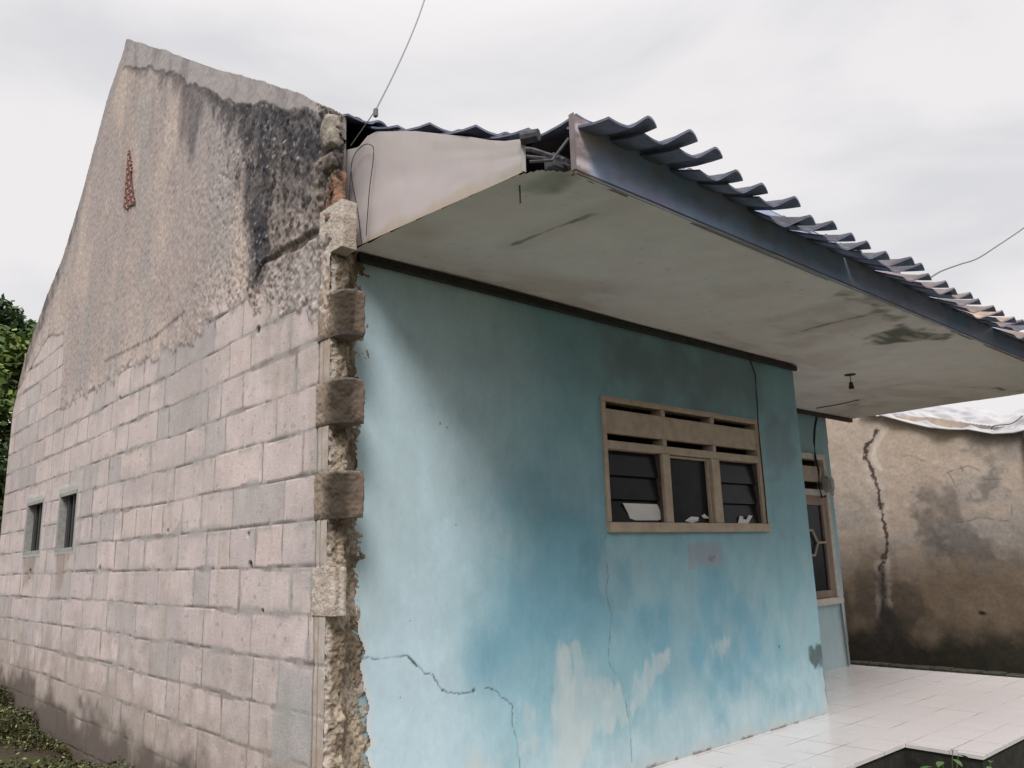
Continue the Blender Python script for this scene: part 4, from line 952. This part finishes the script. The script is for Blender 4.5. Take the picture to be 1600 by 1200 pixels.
nw = gridmesh('boundary_wall', np.stack([NX - D, yN(Yg), zN(Zg)], -1), C, mask, m_neigh, None, (mb.v, mb.f, (.2, .17, .14)), flip=True)
tag(nw, 'old brown rendered wall with a long dark crack beyond the porch', 'wall')
# dark pier at its near end
mb = MB(); mb.box(9.92, 10.14, yN(-.80), yN(-.622), -.6, zN(2.40), bev=.01, jit=.003)
tag(mb.build('wall_pier', mat('dark_pier', (.075, .055, .055), .9, noise=.4, nscale=8, bump=.4)), 'narrow dark pier at the right end of the brown wall', 'pier')
# mossy kerb at its foot
mb = MB(); rk = random.Random(3)
yy_ = -.3
while yy_ < 3.2:
    l_ = rk.uniform(.22, .4); mb.box(9.76 + rk.uniform(-.01, .01), 9.95, yy_, yy_ + l_ - .015, -.7, -.345 + rk.uniform(-.012, .012), bev=.012, jit=.004); yy_ += l_
tag(mb.build('kerb', mat('mossy_kerb', (.085, .08, .062), .95, noise=.5, nscale=12, bump=.5, col2=(.03, .036, .02))), 'low mossy kerb along the foot of the brown wall', 'kerb')
# tarpaulin over the neighbour's wall top
us = np.linspace(0, 1, 130); vs = np.linspace(0, 1, 60); U, V = np.meshgrid(us, vs, indexing='ij')
Yt = 1.05 - 2.0 * U
low_z = np.interp(Yt, [-.95, -.75, -.55, -.35, -.1, .1, .3, .5, .75, 1.05], [2.47, 2.41, 2.375, 2.39, 2.475, 2.50, 2.55, 2.63, 2.74, 2.86])
Xt = 9.94 + .55 * V ** 1.2 - .03 * np.sin(V * 3.1) ; hz = np.interp(Yt, [-.95, -.6, -.2, .2, .6, 1.05], [.25, .32, .30, .34, .28, .18])
fold = (fb(U * 7 + V * 3, V * 2.4 - U * 2, 250, 3) - .5)
rid = np.abs(fb(U * 5 + V * 4, V * 3 - U * 3, 251, 3) - .5)
Zt = low_z + hz * V ** .8 + fold * .16 * sm(0, .25, V) - rid * .18 * sm(0, .2, V)
Xt = Xt + (fb(U * 9, V * 3, 252, 3) - .5) * .10 - .018 * sm(.12, .0, V)
C = np.ones(U.shape + (3,)) * np.array([.43, .43, .44]); C = mixc(C, (.25, .245, .245), sm(.6, .75, fb(U * 6, V * 5, 253, 4)) * .5)
tp_ = gridmesh('tarpaulin', np.stack([Xt, yN(Yt), zN(Zt)], -1), C, np.ones(U.shape, bool), mat('tarp_sheet', attr=True, rough=.4, nscale=5, fine=.08, spec=.5), flip=True)
tag(tp_, 'crumpled white plastic tarpaulin over the top of the brown wall', 'tarpaulin')
tp_.modifiers.new('thickness', 'SOLIDIFY').thickness = .003
mb = MB(); mb.tube(smooth_path([on(1549, 671, 0, 9.88), on(1554, 665, 0, 9.94), on(1580, 662, 0, 9.96), on(1598, 650, 0, 10.0)]), .006, 6)
tag(mb.build('rope', m_wire), 'dark thin rope tied across the white tarpaulin', 'rope')

# ================================================================= VEGETATION
def lcol(n, a, b, seed, hi=None, p=.1):
    rg = np.random.default_rng(seed); t = rg.random((n, 1)); c = np.array(a) * (1 - t) + np.array(b) * t
    if hi is not None: c[rg.random(n) < p] = hi
    return c
def tree(base, height, crad, n, ca, cb, hi, seed, lab, lsize=.11, group=None, lowest=.25, shape=1.0):
    rg = np.random.default_rng(seed); t = thing('tree', lab, 'tree', tuple(base), group)
    # trunk and limbs
    mb = MB(); top_ = Vector((rg.uniform(-.3, .3), rg.uniform(-.3, .3), height * .8))
    mb.tube([(0, 0, -.3), (top_.x * .3, top_.y * .3, height * .3), (top_.x * .7, top_.y * .7, height * .6), tuple(top_)], [.22, .17, .10, .03], 8)
    cl = []
    for i in range(34):
        a = rg.uniform(0, 6.283); h = height * (lowest + (1 - lowest) * rg.random() ** .85); rr_ = crad * math.sqrt(max(.1, 1 - ((h / height - .58) / .55) ** 2)) * rg.uniform(.35, 1.0) * shape
        c = Vector((math.cos(a) * rr_, math.sin(a) * rr_, h)); cl.append((c, rg.uniform(.45, .95) * crad * .38))
        b0 = Vector((top_.x * h / height * .5, top_.y * h / height * .5, h * .72)); md = (b0 + c) / 2 + Vector((0, 0, .15))
        if i % 2 == 0: mb.tube([tuple(b0), tuple(md), tuple(c)], [.05, .035, .012], 5)
    mb.build('trunk', m_bark, t)
    cen = []; siz = []; cid = []
    per = n // len(cl)
    for ci, (c, r) in enumerate(cl):
        d = rg.normal(size=(per, 3)); d /= np.linalg.norm(d, axis=1)[:, None]; rad = r * rg.random(per) ** .45
        p = np.array(c) + d * rad[:, None] * np.array([1, 1, .72]); p += rg.normal(size=(per, 3)) * .05
        cen.append(p); siz.append(rg.uniform(.6, 1.3, per) * lsize); cid.append(np.full(per, ci))
    cen = np.concatenate(cen); siz = np.concatenate(siz); cid = np.concatenate(cid)
    cols = lcol(len(cen), ca, cb, seed + 1, hi, .08); cols *= (.7 + .6 * rg.random(len(cl)))[cid][:, None]
    leaves('crown', cen, siz, m_leaf, t, seed=seed + 2, cols=cols)
    return t
G1 = 'trees behind the house'
tree((-.2, 13.5, .2), 5.6, 2.2, 26000, (.06, .11, .03), (.17, .23, .05), (.30, .36, .09), 31, 'bright yellow-green tree beside the gable at the left edge', .085, G1)
tree((2.4, 17.5, .2), 6.6, 2.3, 24000, (.035, .065, .028), (.09, .14, .05), (.16, .20, .08), 33, 'darker taller tree showing its top beside the gable edge', .10, G1)
tree((-1.8, 19.0, .2), 6.2, 2.8, 26000, (.03, .058, .025), (.08, .12, .05), (.15, .18, .07), 35, 'dark green tree cut by the left edge of the picture', .11, G1)
tree((1.2, 12.0, .15), 3.4, 1.7, 16000, (.015, .028, .010), (.035, .06, .018), (.08, .12, .03), 37, 'low dark bush at the back corner of the house', .07, G1, .05)

G2 = 'unseen trees added to block low sky light'
t0 = tree((-9.5, -16.0, -.2), 7.6, 3.0, 9000, (.02, .042, .016), (.055, .09, .03), (.10, .13, .04), 51, 'unseen dark round tree added behind the camera to block low sky light', .26, G2, .08)
for i, (x, y, sc2) in enumerate([(-4.6, -17.5, 1.08), (.2, -16.2, .95), (5.0, -17.0, 1.12), (9.6, -16.0, .98), (14.4, -17.2, 1.1), (19.5, -15.5, 1.05)]):  # row out of view, added to block low sky light
    c = t0.copy(); COL.objects.link(c); c.location = (x, y, -.2); c.rotation_euler[2] = 1.1 * i + .6; c.scale = (sc2,) * 3
    for ch in t0.children: d = ch.copy(); COL.objects.link(d); d.parent = c

def cover(name, area, n, smin, smax, ca, cb, hi, seed, lab, hgt=.12, keep=None):
    rg = np.random.default_rng(seed); x = rg.uniform(area[0], area[1], n * 3); y = rg.uniform(area[2], area[3], n * 3)
    d = fb(x * 2.2, y * 2.2, seed, 4); k_ = rg.random(n * 3) < sm(.30, .62, d)
    if keep is not None: k_ &= keep(x, y)
    x = x[k_][:n]; y = y[k_][:n]; d = d[k_][:n]; m = len(x)
    z = gz(x, y) + (fb(x * 3, y * 3, 5, 4) - .5) * .07 + rg.random(m) * hgt * (.3 + sm(.45, .7, d))
    c = lcol(m, ca, cb, seed + 1, hi, .12)
    o = leaves(name, np.stack([x, y, z], -1), rg.uniform(smin, smax, m), m_leaf, None, .5, seed + 2, .42, c); tag(o, lab, None, kind='stuff'); return o
cover('weeds', (-1.8, -.01, .8, 8.0), 110000, .007, .022, (.025, .024, .010), (.085, .09, .03), (.22, .23, .09), 401, 'low weeds and moss at the foot of the block wall', .16)
cover('weeds', (-.3, 1.5, 7.0, 11.0), 5000, .02, .05, (.03, .05, .015), (.09, .12, .03), (.2, .22, .07), 411, 'weeds at the far back corner of the house', .3)
def notporch(x, y): return (y < -1.33) | ((x < 3.70) & (y < -.86))
cover('grass', (2.0, 7.6, -3.6, -.84), 26000, .010, .034, (.045, .045, .014), (.13, .13, .035), (.22, .22, .06), 421, 'mossy grass bank below the porch edge', .14, notporch)

# broad-leaved seedling in the corner below the porch edge
def plant(base, n, seed, lab, r=.16, h=.34, leaf=.055):
    rg = np.random.default_rng(seed); t = thing('plant', lab, 'plant', tuple(base)); st = MB(); V = []; F = []
    for i in range(n):
        a = rg.uniform(0, 6.28); hh = h * rg.uniform(.55, 1.0); rr_ = r * rg.uniform(.3, 1)
        tip = Vector((math.cos(a) * rr_, math.sin(a) * rr_, hh)); st.tube([(0, 0, 0), (tip.x * .4, tip.y * .4, hh * .7), tuple(tip)], [.005, .004, .002], 5)
        L_ = leaf * rg.uniform(.7, 1.3); dr = Vector((math.cos(a), math.sin(a), rg.uniform(-.4, .3))).normalized(); sd_ = dr.cross(Vector((0, 0, 1))).normalized(); up = sd_.cross(dr)
        k0 = len(V)
        for s_ in range(6):
            u = s_ / 5; wd_ = L_ * .55 * math.sin(math.pi * min(1, u * .93 + .05)) ; cpt = tip + dr * (L_ * 2 * u) - up * (L_ * .5 * u * u)
            V.append(tuple(cpt - sd_ * wd_ + up * wd_ * .25)); V.append(tuple(cpt)); V.append(tuple(cpt + sd_ * wd_ + up * wd_ * .25))
        lf = MB(); lf.v = V[k0:]; lf.f = []
        for s_ in range(5):
            b0 = s_ * 3; lf.f += [(b0, b0 + 1, b0 + 4, b0 + 3), (b0 + 1, b0 + 2, b0 + 5, b0 + 4)]
        lf.build('leaf', mat('fresh_leaf', (.085, .16, .045), .45, noise=.4, nscale=14, spec=.4), t, True)
    st.build('stem', mat('green_stem', (.07, .10, .03), .7), t)
q = on(1478, 1192, 1, -1.42)
plant((q[0], q[1], -.40), 9, 61, 'leafy green seedling in the corner below the porch edge', .10, max(.15, q[2] + .44), .035)
q = on(1545, 1200, 1, -1.46)
plant((q[0], q[1], -.40), 8, 63, 'small pale weed growing against the porch edge at the right', .10, max(.12, q[2] + .42), .03)
